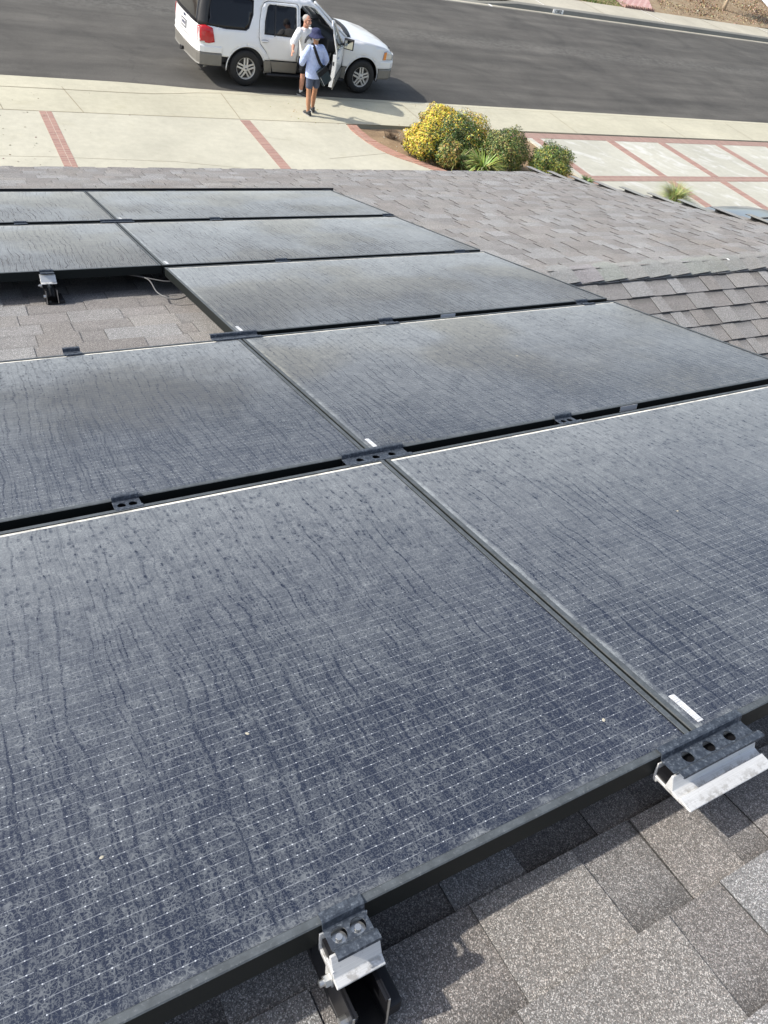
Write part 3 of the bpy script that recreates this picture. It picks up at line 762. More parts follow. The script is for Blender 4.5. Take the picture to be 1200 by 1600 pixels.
hb('fascia', M['fascia'], ((UL, ez.y - .04, ez.z - .20), (URK, ez.y - .005, ez.z - .012)))
b = MB()
for y0, y1, s in ((ez.y - .005, ZR.y, 1), (ZR.y - 5.6 * cp, ZR.y, -1)):
    z0 = GZ + ND / cp - y0 * math.tan(PITCH) if s == 1 else rz(ZR.y) + .05 - (ZR.y - y0) * math.tan(PITCH); z1 = rz(ZR.y) + .05
    q = [(y0, z0 - .2), (y0, z0 - .012), (y1, z1 - .012), (y1, z1 - .2)]
    b.loft([[HI @ Vector((URK - .035, y, z)) for y, z in q], [HI @ Vector((URK - .004, y, z)) for y, z in q]])
recalc(b.build('bargeboard', M['fascia'], house))
dr = hb('garage_door', M['pw'], ((-2.4, wy - .02, 0), (1.6, wy + .04, 2.1)))
wd = hb('window', M['tint'], ((3.2, wy - .02, 1.0), (4.9, wy + .035, 2.05)))
# bird droppings / paint flecks on the shingles
for u, v, s in ((4.10, 3.15, .010), (3.50, 3.06, .008), (1.98, 3.7, .008)):
    b = MB(); b.ell(HI @ ROOF @ Vector((u, v, ND + (.012 - max(0, 3.17 - v) * .55) if v < 3.3 else ND + .014)), (s, s * 1.6, .003), None, 8, 5)
    b.build('white_fleck', M['pw'], house)
# ================================================================== solar panels
SC = 1.03; PH = 1.03; PW = 1.8865; GAP = 0.04276
ROWFIT = [(0.0093, -0.0007, 0.0105, 0.0055), (-0.0034, 0.003, 0.0, -0.0106), (-0.0071, -0.0028, -0.0075, -0.0063), (-0.0044, -0.0006, -0.0062, -0.0001), (0.0056, 0.0011, 0.0048, 0.0098)]
def row_matrix(k, left):
    du, dv, zn, zf = [q * SC for q in ROWFIT[k]]
    v0 = k * (1 + GAP) * SC + dv; a = math.asin((zf - zn) / PH)
    return ROOF @ Matrix.Translation((du + (-PW - .0024 if left else .0024), v0, zn)) @ Matrix.Rotation(a, 4, 'X')
def make_panel():
    e = empty('solar_panel')
    lip, dp = .0118, .040
    prof = [(lip, -.0045), (lip, -.0006), (lip - .0012, 0.0), (.0016, 0.0), (0.0, -.0016), (0.0, -dp), (.028, -dp), (.028, -dp + .002), (.0022, -dp + .002), (.0022, -.008), (lip, -.008)]
    b = MB(); rings = []
    for cx, cy, sx, sy in ((0, 0, 1, 1), (PW, 0, -1, 1), (PW, PH, -1, -1), (0, PH, 1, -1), (0, 0, 1, 1)):
        rings.append([(cx + sx * i, cy + sy * i, z) for i, z in prof])
    vs = [p for r_ in rings[:4] for p in r_]; k = len(prof); fs = []
    for s in range(4):
        for j in range(k):
            a = s * k + j; c = s * k + (j + 1) % k; d = ((s + 1) % 4) * k + j; f = ((s + 1) % 4) * k + (j + 1) % k
            fs.append((a, d, f, c))
    b.add(vs, fs); recalc(b.build('frame', M['frame'], e))
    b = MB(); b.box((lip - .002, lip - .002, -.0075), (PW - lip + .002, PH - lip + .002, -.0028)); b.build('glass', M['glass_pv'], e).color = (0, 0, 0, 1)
    b = MB(); b.box((PW * .5 - .09, .12, -.03), (PW * .5 + .09, .22, -.0078)); b.build('junction_box', M['blackpl'], e)
    return e
proto = make_panel(); GRP = 'solar panels in rows on the roof'
LBL = {(0, 0): 'nearest solar panel, filling the lower left, with a black foot bracket under its near edge',
       (0, 1): 'right solar panel of the nearest row, its barcode sticker beside the long silver rail clamp',
       (1, 0): 'solar panel at left directly below the bare patch of shingles',
       (1, 1): 'right solar panel of the second row, a white sticker on its near side',
       (2, 1): 'lone solar panel of the third row, right of the bare patch of shingles',
       (3, 0): 'left solar panel of the fourth row, silver mount below its edge',
       (3, 1): 'solar panel in the fourth row meeting the grey cables at its left corner',
       (4, 0): 'solar panel at the far left end of the farthest row',
       (4, 1): 'right solar panel of the farthest row, closest to the eave'}
def sticker(parent, lo, hi):
    b = MB(); b.box(lo, hi); b.build('sticker', M['sticker'], parent)
first = True
for (k, right), lab in LBL.items():
    p = proto if first else copy_tree(proto); first = False
    p.matrix_basis = row_matrix(k, not right); tag(p, lab, 'solar panel', GRP)
    [setattr(q, 'color', ((0.0, .03, .07, .13, .15)[k] + (.03 if right else 0), 1.0 if (k, right) == (1, 0) else 0.0, 0, 1)) for q in p.children if q.name.startswith('glass')]  # farther rows coloured paler, putting their grazing brightness into the dusty coat
PN = {}
for o in [q for q in COL.objects if q.name.startswith('solar_panel')]: PN[o['label']] = o
for k, right, u, v, s in ((0, 0, -.101, .093, .0035), (0, 0, -.62, .31, .003), (0, 1, .55, .52, .003), (0, 0, -.85, .2, .0028), (1, 1, .9, 1.6, .005), (4, 1, .5, 5.0, .007), (2, 1, 1.2, 2.7, .005)):
    e = PN[LBL[(k, right)]]; q = row_matrix(k, not right).inverted() @ ROOF @ Vector((u, v, 0)); b = MB(); b.ell((q.x, q.y, -.0026), (s * .8, s * 1.15, .0006), Euler((0, 0, u * 9)).to_matrix(), 7, 4); b.build('white_fleck', M['walkfar'], e)
for k in range(5):
    e = PN[LBL[(k, 1)]]
    sticker(e, (.026, .022, -.0028), (.038, .085, -.0018))
for k in (1, 2): sticker(PN[LBL[(k, 1)]], (.915, -.0014, -.021), (.99, .0, -.003))
# ---------------------------------------------------------------- clamps
def clamp(L, holes, hr, gap, parent, rail=True, near=False, near_ext=.030):
    """pressed dark top plate over the frames, seen from above; u along the row, v = 0 at the near frame edge of the far row"""
    yb_, yf = .012, -gap; f2 = -gap - .012
    b = MB()
    def strip(pts):
        b.loft([[(-L / 2, y, z) for y, z in pts], [(L / 2, y, z) for y, z in pts]], closed=False)
    strip([(yb_, .0012), (yb_ - .001, .0030), (.001, .0036), (-.001, .002), (-.003, -.008), (-.005, -.0095)])
    strip([(yf + .005, -.0095), (yf + .003, -.008), (yf - .001, -.0005), (yf - .003, .0008), (f2, .0004), (f2 - .0006, -.003)])
    n = len(holes); hs = [circle(h, (-.005 + yf + .005) / 2, hr, 20) for h in holes]
    # the hole strip, ellipses narrower than the strip
    sheet(rect(-L / 2, yf + .005, L / 2, -.005), [[(x, (y - (yf / 2)) * min(1, (gap * .5 - .0065) / hr) + yf / 2) for x, y in h] for h in hs], step=.012, fn=lambda x, y: (x, y, -.0095), mb=b)
    recalc(b.build('clamp_plate', M['clamp'], parent)); o = parent.children[-1]; solid(o, .0018, 0)
    for h in (holes if len(holes) == 2 and near else []):
        q = MB(); q.tube([(h, yf / 2, -.034), (h, yf / 2, -.020)], hr * .62, 6); q.tube([(h, yf / 2, -.0215), (h, yf / 2, -.0175)], hr * .98, 20); q.tube([(h, yf / 2, -.022), (h, yf / 2, -.0125)], hr * .42, 12); q.build('bolt', M['bolt'], parent)
    if rail:
        q = MB(); ext = f2 - near_ext
        if near and near_ext < .02: prof = [(-.0015, -.036), (-.0015, -.014), (-.004, -.014), (-.0045, -.040), (yf + .006, -.040), (yf + .002, -.012), (yf - .001, -.012), (yf - .012, -.040), (yf - .022, -.044), (yf - .022, -.047), (-.003, -.047)]
        elif near: prof = [(-.0015, -.036), (-.0015, -.014), (-.004, -.014), (-.0045, -.038), (yf + .008, -.040), (yf + .004, -.012), (yf + .001, -.012), (yf - .006, -.037), (yf - .017, -.040), (yf - .019, -.0365), (ext, -.0405), (ext, -.043), (yf - .018, -.0445), (-.010, -.044), (-.010, -.049), (-.003, -.049)]
        else: prof = [(-.0015, -.039), (-.0015, -.012), (-.004, -.012), (-.0045, -.034), (yf + .008, -.034), (yf + .004, -.012), (yf + .0015, -.012), (yf + .0015, -.039)]
        if near: t = MB(); t.box((-L / 2 - .001, yf + .0085, -.0395), (L / 2 + .001, -.005, -.0245)); t.build('channel_shade', M['blackpl'], parent)  # black box added to darken the channel inside, in place of shade
        l2 = L / 2 + (.004 if near else -.004)
        q.loft([[(-l2, y, z) for y, z in prof], [(l2, y, z) for y, z in prof]]); o = recalc(q.build('rail_channel', M['silver'] if near else M['blackpl'], parent)); bevel(o, .0006, 1)
HB = [-.048, 0, .048]; HS = [-.0125, .0125]
CG = 'dark perforated clamps between the panel rows'
def cl_at(u, k, L, holes, hr, label, near=False, gap=None, zoff=0.0):
    du, dv, zn, zf = [q * SC for q in ROWFIT[min(k, 4)]]
    v = (k * (1 + GAP) * SC + dv) if k < 5 else (4 * (1 + GAP) * SC + dv + PH + .044)
    z = zn if k < 5 else zf
    if 0 < k < 5: z = max(zn, ROWFIT[k - 1][3] * SC)
    e = empty('panel_clamp', ROOF @ Matrix.Translation((u, v, z + zoff)), label, 'clamp', CG)
    clamp(L, holes, hr, gap or .0435, e, True, near)
    return e
cl_at(.0195, 0, .185, HB, .0105, 'long three hole clamp with bright silver rail jutting out under the nearest panels', near=True, gap=.033)
cl_at(.004, 1, .185, HB, .0105, 'three hole clamp at the corner where the four nearest panels meet')
cl_at(-.635, 1, .060, HS, .0095, 'short two hole clamp in the gap below the left panel of second row')
cl_at(.667, 1, .066, HS, .0095, 'short two hole clamp in the gap left of the white gap sticker')
cl_at(-.014, 2, .180, HB, .0105, 'three hole clamp at the near right corner of the bare shingle patch')
cl_at(-.585, 2, .055, HS, .0095, 'short two hole clamp standing alone on panel edge beside the bare shingle patch')
cl_at(.637, 2, .066, HS, .0095, 'short two hole clamp midway under the lone third row panel')
cl_at(1.715, 2, .072, HS, .0095, 'short two hole clamp under the right end of the lone third row panel')
cl_at(.61, 3, .068, HS, .0095, 'short clamp midway along the gap above the lone third row panel')
cl_at(1.735, 3, .072, HS, .0095, 'short clamp at the right end of the gap above the lone third row panel')
cl_at(.004, 4, .185, HB, .0105, 'long clamp at the seam between the two farthest panel rows')
cl_at(-.515, 4, .066, HS, .0095, 'short clamp at the left in the gap between the two farthest rows')
cl_at(.60, 4, .066, HS, .0095, 'short clamp in the middle of the gap between the two farthest rows')
cl_at(1.84, 4, .070, HS, .0095, 'short clamp at the right end of the gap between the two farthest rows')
cl_at(.022, 5, .185, HB, .0105, 'long clamp on the farthest panel edge at the seam')
cl_at(.60, 5, .066, HS, .0095, 'short clamp in the middle of the farthest panel edge')
cl_at(1.845, 5, .070, HS, .0095, 'short clamp at the right end of the farthest panel edge')
# dark trim rail along the farthest edge
e = empty('trim_rail', ROOF @ Matrix.Translation((-1.9, 4 * (1 + GAP) * SC + PH + .012, .008)), 'thin black trim rail along the farthest edge of the panel array', 'trim rail')
b = MB(); b.box((0, .026, -.045), (1.9 + 1.93, .036, .012)); b.build('rail_web', M['blackpl'], e)
# ---------------------------------------------------------------- roof mounts with foot bracket
def roof_mount(u, v, z, label, post=False):
    e = empty('roof_mount', ROOF @ Matrix.Translation((u, v, z)), label, 'roof mount', 'roof mounts holding the panel edges')
    clamp(.056, HS, .0100, .033, e, True, True, .006)
    # tall side of channel with bolt head
    b = MB(); b.box((-.0325, -.042, -.064), (-.0302, -.024, -.030)); b.build('side_plate', M['silver'], e)
    b = MB(); b.tube([(-.040, -.036, -.055), (-.0325, -.036, -.055)], .0072, 6); b.tube([(-.046, -.036, -.055), (-.0325, -.036, -.055)], .004, 10); b.build('bolt', M['bolt'], e)
    # U bracket open to the near side
    top, bot = -.066, -.128
    b = MB()
    for sx in (-1, 1):
        x0 = .0235 * sx
        pr = [(x0 - .0015, top), (x0 + .0015, top), (x0 + .0015, bot), (x0 - .0015, bot)]
        b.loft([[(x, .03, zz) for x, zz in pr], [(x, -.082, zz) for x, zz in pr]])
        b.box((min(x0, x0 - sx * .005), -.082, top - .0025), (max(x0, x0 - sx * .005), .03, top))
    b.box((-.0235, -.082, bot), (.0235, .03, bot + .003)); recalc(b.build('bracket', M['blackpl'], e))
    for x0 in (-.0235, .0235):
        b = MB(); b.box((x0 - .0013, -.0832, bot + .002), (x0 + .0013, -.0821, top - .001)); b.build('cut_edge', M['bolt'], e)
    b = MB(); b.tube([(0, -.02, -.105), (0, -.02, -.042)], .0045, 10); b.tube([(0, -.02, -.07), (0, -.02, -.062)], .009, 6); b.build('bolt', M['bolt'], e)
    b = MB(); b.tube([(-.010, -.060, bot + .003), (-.010, -.060, bot + .009)], .006, 6); b.tube([(-.034, -.07, -.095), (-.024, -.07, -.095)], .008, 12); b.build('bolt', M['bolt'], e)
    b = MB(); b.box((-.026, -.078, -.1405), (.0254, .05, bot - .001)); b.box((.0255, -.074, -.1405), (.052, .045, -.114)); o = b.build('base', M['rubber'], e); bevel(o, .005, 3)
    return e
roof_mount(-.612, 0.0, .0100, 'nearest roof mount with silver clamp, two bright bolts and a black foot bracket')
roof_mount(-.523, 3 * (1 + GAP) * SC - .002, -.006, 'distant roof mount standing on the bare shingles under the left panel edge')
# hidden mounts under the array keep it up
b0 = None
# ---------------------------------------------------------------- cables below the array
def cable(pts, r, label):
    from mathutils import geometry
    P = [Vector(p) for p in pts]; out = []
    for i in range(len(P) - 1):
        p0 = P[max(i - 1, 0)]; p1 = P[i]; p2 = P[i + 1]; p3 = P[min(i + 2, len(P) - 1)]
        for j in range(8):
            t = j / 8; out.append(0.5 * ((2 * p1) + (p2 - p0) * t + (2 * p0 - 5 * p1 + 4 * p2 - p3) * t * t + (3 * p1 - p0 - 3 * p2 + p3) * t ** 3))
    out.append(P[-1]); b = MB(); b.tube([ROOF @ p for p in out], r, 8)
    return tag(b.build('cable', M['cable'], smooth=True), label, 'cable', 'grey cables at the array corner')
cable([(-.30, 3.40, -.05), (-.17, 3.28, -.055), (-.085, 3.20, -.062), (-.075, 3.06, -.090), (-.03, 2.99, -.105), (.03, 2.985, -.10), (.12, 3.02, -.07), (.3, 3.1, -.05)], .0034, 'lower grey cable hanging in a loop under the corner of the fourth row')
cable([(-.34, 3.42, -.05), (-.17, 3.28, -.050), (-.06, 3.20, -.065), (.02, 3.17, -.072), (.12, 3.2, -.06), (.3, 3.3, -.05)], .0030, 'upper grey cable running under the corner of the fourth row')
# ================================================================== white suv: local x forward, y left, rear axle at x = 0
def sstep(t): t = max(0, min(1, t)); return t * t * (3 - 2 * t)
def pl(x, P):
    if x <= P[0][0]: return P[0][1]
    for (a, u), (b_, v) in zip(P, P[1:]):
        if x <= b_: return u + (v - u) * (x - a) / (b_ - a)
    return P[-1][1]
HWZ = [(.25, .93), (.40, .965), (.60, .985), (.80, 1.0), (.95, .998), (1.10, .982), (1.20, .960), (1.30, .925), (1.70, .785), (1.80, .74), (1.9, .68)]
def hw(x, z):
    w = pl(z, HWZ)
    if x < -.80: t = (-.80 - x) / .36; w -= .11 * t * t
    if x > 3.2: t = (x - 3.2) / .78; w -= .16 * t ** 2.2
    if z > 1.15: w -= .03 * sstep((x - 1.4) / .8) + .02 * sstep((-.3 - x) / .6)
    # flared arches
    for ax in (0, 3.05):
        r = math.hypot(x - ax, z - .38)
        if r < .68: w += .018 * sstep((.68 - r) / .12)
    return w
def ztop(x): return pl(x, [(-1.0, 1.80), (-.6, 1.835), (.2, 1.85), (1.2, 1.84), (1.62, 1.79), (1.78, 1.72), (2.12, 1.45), (2.46, 1.23), (2.56, 1.19), (3.2, 1.13), (3.6, 1.06), (3.82, .985), (3.93, .90)])
suv = empty('suv', Matrix.Translation((6.035, 19.335, AZ)) @ Matrix.Scale(1.012, 4), 'white suv with grey lower cladding parked at the kerb, front passenger door open', 'suv')
SIDE = [(-1.12, .70), (-1.12, .95), (-1.095, 1.2), (-1.03, 1.5), (-.96, 1.75), (-.93, 1.80)] + [(x, ztop(x)) for x in (-.6, -.2, .2, .7, 1.2, 1.45, 1.62, 1.78, 1.95, 2.12, 2.30, 2.46, 2.56, 2.8, 3.0, 3.2, 3.4, 3.6, 3.72, 3.82, 3.9)] + [(3.96, .80), (3.965, .62)]
def arch(ax, r, z, rev=False):
    a = math.degrees(math.asin((z - .38) / r)); P = [(ax + r * math.cos(R(q)), .38 + r * math.sin(R(q))) for q in np.linspace(a, 180 - a, 15)]
    return P
ZC = .60
SIDE += arch(3.05, .47, ZC) + arch(0, .47, ZC)
SIDE += [(-.62, ZC), (-.62, .70)]
FDOOR = [(1.305, .36), (1.305, 1.655), (1.36, 1.715), (1.50, 1.725), (1.68, 1.69), (1.84, 1.575), (2.10, 1.37), (2.36, 1.175), (2.44, 1.08), (2.46, .95), (2.46, .36)]
RDOOR = [(.66, .36), (.60, .55), (.47, .76), (.31, .92), (.27, 1.05), (.29, 1.35), (.36, 1.62), (.42, 1.70), (.52, 1.735), (1.22, 1.735), (1.272, 1.70), (1.272, .36)]
def above(P, z):
    """clip polygon to z >= given"""
    out = []
    for i, a in enumerate(P):
        c = P[(i + 1) % len(P)]
        if a[1] >= z: out.append(a)
        if (a[1] - z) * (c[1] - z) < 0: t = (z - a[1]) / (c[1] - a[1]); out.append((a[0] + (c[0] - a[0]) * t, z))
    return out
def below(P, z): return [(x, -q) for x, q in above([(x, -q) for x, q in P], -z)]
QWIN = [(-.93, 1.185), (-.88, 1.45), (-.80, 1.69), (-.74, 1.735), (.10, 1.735), (.16, 1.70), (.13, 1.45), (.02, 1.21), (-.05, 1.165), (-.5, 1.165)]
RWIN = [(.40, 1.115), (.42, 1.35), (.50, 1.63), (.55, 1.675), (1.19, 1.675), (1.215, 1.65), (1.215, 1.10)]
FWIN = [(1.36, 1.10), (1.36, 1.60), (1.40, 1.655), (1.52, 1.665), (1.66, 1.63), (1.82, 1.51), (2.06, 1.325), (2.28, 1.155), (2.30, 1.09)]
def inset(P, d):
    cx = sum(p[0] for p in P) / len(P); cz = sum(p[1] for p in P) / len(P)
    return [(x + (cx - x) / max(.01, math.hypot(cx - x, cz - z)) * d, z + (cz - z) / max(.01, math.hypot(cx - x, cz - z)) * d) for x, z in P]
def sidefn(s, off=0.0): return lambda x, z: (x, s * (hw(x, z) + off), z)
body = MB()
SHRINK = lambda P: P
# shift the overlapping window edge a touch outside the doors
for s in (-1, 1):
    holes = [above([(x, z) for x, z in FDOOR], ZC + .0001), above(RDOOR, ZC + .0001), QWIN]
    # doors reach the bottom edge: cut them out of the outline instead of as holes
    fd = [(x, z) for x, z in FDOOR]; out = []
    tmp = [p for p in SIDE]
    i0 = tmp.index(SIDE[len(SIDE) - 2 - 15 - 0]) if 0 else None
    fr = arch(3.05, .47, ZC); rr = arch(0, .47, ZC)
    outline = [p for p in SIDE[:SIDE.index(fr[-1]) + 1]]
    outline += [(2.46, ZC)] + [p for p in reversed(above(FDOOR, ZC)) if p[1] > ZC + .001] + [(1.305, ZC)] if False else []
    outline += [p for p in [(2.465, ZC)]]
    f_in = [p for p in FDOOR if p[1] > ZC][::-1]; f_in = [(2.465, q[1]) if abs(q[0] - 2.46) < .001 else q for q in f_in]
    outline += f_in + [(1.30, ZC), (1.277, ZC)]
    outline += [p for p in RDOOR if p[1] > ZC][::-1] + [(.585, ZC)]
    outline += rr + [(-.62, ZC), (-.62, .70)]
    sheet(outline, [QWIN], step=.075, fn=sidefn(s), mb=body, flip=(s > 0))
# roof, hood, cowl
def grid(fn, nu, nv, mb):
    rings = [[fn(i / nu, j / nv) for j in range(nv + 1)] for i in range(nu + 1)]
    mb.loft(rings, closed=False)
def frm(u, v):      # roof
    x = -.95 + 2.62 * u; t = 2 * v - 1; zt = min(ztop(x), 1.85); w = hw(x, zt)
    return (x + (.10 * (1 - t * t) * sstep((u - .8) / .2)) - .04 * (1 - t * t) * sstep((.1 - u) / .1), t * w, zt + .085 * (1 - abs(t) ** 2.6) * (1 - .35 * sstep((u - .8) / .2)))
grid(frm, 24, 20, body)
def fhd(u, v):      # bonnet
    x = 2.50 + 1.42 * u; t = 2 * v - 1; zt = ztop(x); w = hw(x, zt) - .004
    z = zt + .085 * (1 - abs(t) ** 2.2) * (1 - .5 * u ** 3) + .018 * math.exp(-((abs(t) - .62) / .12) ** 2)
    return (x + .10 * (1 - t * t) * u * u, t * w, z)
grid(fhd, 20, 24, body)
def frear(u, v):    # tailgate
    z = .70 + 1.12 * u; t = 2 * v - 1; xb = pl(z, [(.70, -1.12), (.95, -1.12), (1.2, -1.095), (1.5, -1.03), (1.75, -.96), (1.82, -.93)])
    return (xb - .05 * (1 - t ** 4) + 0.0, t * hw(xb, z), z + .06 * (1 - t * t) * sstep((u - .85) / .15))
rings = []
grid(frear, 16, 16, body)
def ffront(u, v):
    z = .60 + .32 * u; t = 2 * v - 1; return (3.955 - .06 * u * u + .10 * (1 - t * t), t * hw(3.93, z), z)
grid(ffront, 4, 16, body)
o = recalc(body.build('body', M['white'], suv)); 
for p in o.data.polygons: p.use_smooth = True
o.data.set_sharp_from_angle(angle=R(38)); solid(o, .006, -1)
# dark tub inside (floor, pillars, headliner)
b = MB(); b.box((-1.0, -.90, .36), (2.45, .90, .46)); b.box((2.35, -.86, .40), (2.55, .86, 1.12)); b.box((-.9, -.62, 1.77), (1.5, .62, 1.79))
b.box((1.26, -.955, .40), (1.31, -.90, 1.15)); b.box((1.262, .90, .40), (1.31, .955, 1.15))
for s in (-1, 1): b.box((-.95, min(s * .9, s * .86), .42), (1.25, max(s * .9, s * .86), 1.08))
b.box((2.6, -.7, .35), (3.75, .7, .95))
b.build('interior', M['interior'], suv)
# wheel wells
for ax in (0, 3.05):
    for s in (-1, 1):
        b = MB(); rr = [[(ax + .475 * math.cos(R(q)), s * y, .38 + .475 * math.sin(R(q))) for q in range(-10, 191, 10)] for y in (.62, .985)]
        b.loft(rr, closed=False); b.add([(ax, s * .62, .38)] + rr[0], [(0, i, i + 1) for i in range(1, 21)])
        b.build('wheel_well', M['blackp'], suv)
# lower cladding
for s in (-1, 1):
    segs = [[(.455, .33), (2.58, .33), (2.585, ZC - .012), (.41, ZC - .012)]] if s > 0 else [[(.455, .33), (.64, .33), (.59, ZC - .012), (.41, ZC - .012)], [(2.475, .33), (2.58, .33), (2.585, ZC - .012), (2.475, ZC - .012)]]
    for sg in segs:
        b = MB(); sheet(sg, step=.1, fn=sidefn(s, .012), mb=b, flip=(s > 0)); o = recalc(b.build('side_cladding', M['clad'], suv)); solid(o, .008, 0)
    for ax in (0, 3.05):
        ring = []
        for q in range(-8, 189, 7):
            c_, s_ = math.cos(R(q)), math.sin(R(q)); pts = []
            for r_, o_ in ((.462, -.03), (.466, .003), (.480, .005), (.488, .001)):
                x, z = ax + r_ * c_, .38 + r_ * s_; pts.append((x, s * (hw(x, max(z, .3)) + o_), z))
            ring.append(pts)
        b = MB(); b.loft(ring, closed=False); o = recalc(b.build('arch_flare', M['white'], suv, smooth=True)); solid(o, .006, 0)
# rear door
def door_skin(P, W, s, name, parent, off=.002, lowclad=True):
    e = None
    b = MB(); U = above(P, ZC); sheet(inset(U, .012), [W], step=.075, fn=sidefn(s, off), mb=b, flip=(s > 0))
    o = recalc(b.build(name, M['white'], parent)); 
    for p in o.data.polygons: p.use_smooth = True
    solid(o, .02, -1 if s < 0 else -1)
    b = MB(); Lw = below(P, ZC - .012); sheet(inset(Lw, .005), step=.075, fn=sidefn(s, .014), mb=b, flip=(s > 0)); q = recalc(b.build('cladding', M['clad'], o)); solid(q, .02, 0)
    b = MB(); x0 = min(p[0] for p in Lw) + .1; x1 = max(p[0] for p in Lw) - .06
    rr = [[(x, s * (hw(x, z) + .014 + h), z) for z, h in ((.52, 0), (.515, .014), (.49, .014), (.485, 0))] for x in np.linspace(x0, x1, 6)]
    b.loft(rr, closed=True); recalc(b.build('rub_strip', M['clad'], o))
    b = MB(); sheet(inset(W, -.004), step=.1, fn=sidefn(s, off - .012), mb=b, flip=(s > 0)); q = recalc(b.build('window', M['tint'], o)); solid(q, .005, 0)
    for p in q.data.polygons: p.use_smooth = True
    return o
def handle(x, z, s, parent):
    b = MB(); y = s * (hw(x, z) + .004)
    b.tube([(x - .085, y, z), (x - .06, y + s * .022, z + .002), (x + .06, y + s * .022, z + .002), (x + .085, y, z)], [(.016, .014)] * 4, 10)
    o = recalc(b.build('handle', M['white'], parent, smooth=True)); b = MB(); b.ell((x, y, z), (.098, .007, .036), None, 20, 8); b.build('handle_recess', M['recess'], parent, smooth=True); return o
for s in (-1, 1):
    d_ = door_skin(RDOOR, RWIN, s, 'rear_door', suv); handle(.42, .985, s, d_)
    b = MB(); rr = [[(x + w, s * (hw(x, z) + .0), z) for w in (-.012, .012)] for x, z in ((.66, 1.09), (.68, 1.4), (.70, 1.68))]
    b.loft(rr, closed=False); q = recalc(b.build('window_divider', M['blackp'], d_)); solid(q, .01, 0)
dfar = door_skin(FDOOR, FWIN, 1, 'front_door', suv); handle(1.50, .975, 1, dfar)
# quarter windows, pillars wrap, tailgate glass, windscreen
for s in (-1, 1):
    b = MB(); sheet(inset(QWIN, -.004), step=.1, fn=sidefn(s, -.010), mb=b, flip=(s > 0)); q = recalc(b.build('quarter_window', M['tint'], suv, smooth=True)); solid(q, .005, 0)
b = MB()
def ftg(u, v, off=.008):
    z = 1.17 + .56 * u; t = (2 * v - 1) * .90; xb = pl(z, [(.70, -1.12), (.95, -1.12), (1.2, -1.095), (1.5, -1.03), (1.75, -.96), (1.82, -.93)])
    return (xb - .05 * (1 - t ** 4) - off, t * hw(xb, z), z)
grid(ftg, 8, 16, b); q = recalc(b.build('tailgate_window', M['tint'], suv, smooth=True)); solid(q, .006, 0)
for s in (-1, 1):
    b = MB(); rr = []
    for u in np.linspace(0, 1, 8):
        z = 1.165 + .57 * u; xb = pl(z, [(.70, -1.12), (.95, -1.12), (1.2, -1.095), (1.5, -1.03), (1.75, -.96), (1.82, -.93)])
        p0 = Vector(ftg(u, 0.0 if s < 0 else 1.0)); rr.append([tuple(p0), (xb - .012, s * (hw(xb, z) + .006), z), (xb + .10, s * (hw(xb + .10, z) + .005), z), (pl(z, [(1.165, -.93), (1.45, -.88), (1.735, -.79)]), s * (hw(-.85, z) + .003), z)])
    b.loft(rr, closed=False)
    q = recalc(b.build('corner_pillar', M['blackp'], suv, smooth=True)); solid(q, .006, 0)
    b = MB(); sheet(inset(QWIN, -.02), [inset(QWIN, .004)], step=.08, fn=sidefn(s, .0015), mb=b); recalc(b.build('window_seal', M['blackp'], suv))
b = MB()
def fws(u, v, off=0):
    t = 2 * v - 1; z = 1.205 + .60 * u; x = 2.54 - .86 * u; w = hw(x, min(z, 1.76)) - .055
    return (x + .14 * (1 - t * t), t * w, z + .03 * (1 - t * t) * u)
grid(fws, 8, 16, b); q = recalc(b.build('windscreen', M['clear'], suv, smooth=True)); solid(q, .006, 0)
for s in (-1, 1):
    b = MB(); P = [fws(u, .5 + s * .5) for u in np.linspace(0, 1, 8)]
    b.tube([(x, y + s * .022, z + .002) for x, y, z in P], [(.03, .026)] * 8, 8)
    recalc(b.build('pillar', M['white'], suv, smooth=True))
b = MB(); 
def fcowl(u, v): t = 2 * v - 1; return (2.50 + .16 * u + .12 * (1 - t * t), t * .86, 1.215 + .075 * (1 - abs(t) ** 2.2) + .012 - .02 * u)
grid(fcowl, 2, 12, b); solid(recalc(b.build('cowl', M['blackp'], suv, smooth=True)), .01, 0)
for y0, y1 in ((-.55, -.02), (.15, .65)): b = MB(); b.tube([(2.62, y0, 1.31), (2.60, (y0 + y1) / 2, 1.335), (2.56, y1, 1.34)], .008, 6); b.build('wiper', M['blackp'], suv)
# bumpers
def bump_ring(x, z, th): return
def rear_b(z0, z1, off, name, mat):
    b = MB(); rings = []
    path = [(-.60, 1), (-.85, 1), (-1.0, 1), (-1.09, .97), (-1.135, .86), (-1.16, .6), (-1.17, 0)]
    pts = []
    for x, k in path: pts.append((x, -(hw(max(x, -.95), .7) if k == 1 else hw(-.95, .7) * k)))
    pts += [(x, -y) for x, y in reversed(pts[:-1])]
    for x, y in pts:
        L = math.hypot(x + .3, y * .4) or 1; nx, ny = (x + .6) / (abs(x + .6) + abs(y) + .01), y / (abs(x + .6) + abs(y) + .01)
        o_ = off; rings.append([(x - 0.02 + nx * o_, y + ny * o_, z0), (x + nx * (o_ + .01), y + ny * (o_ + .01), z0 + .03), (x + nx * (o_ + .012), y + ny * (o_ + .012), z1 - .03), (x + nx * o_, y + ny * o_, z1), (x + .12 if abs(y) < .9 else x, y * .9, z1 + .002), (x + .12 if abs(y) < .9 else x, y * .9, z0)])
    b.loft(rings); o = recalc(b.build(name, mat, suv)); bevel(o, .008, 2, 50); return o
rb = rear_b(.66, .80, .012, 'rear_bumper', M['white'])
b2 = rear_b(.40, .655, .010, 'bumper_valance', M['clad']); 
b = MB()
def bstep(v): t = 2 * v - 1; return t
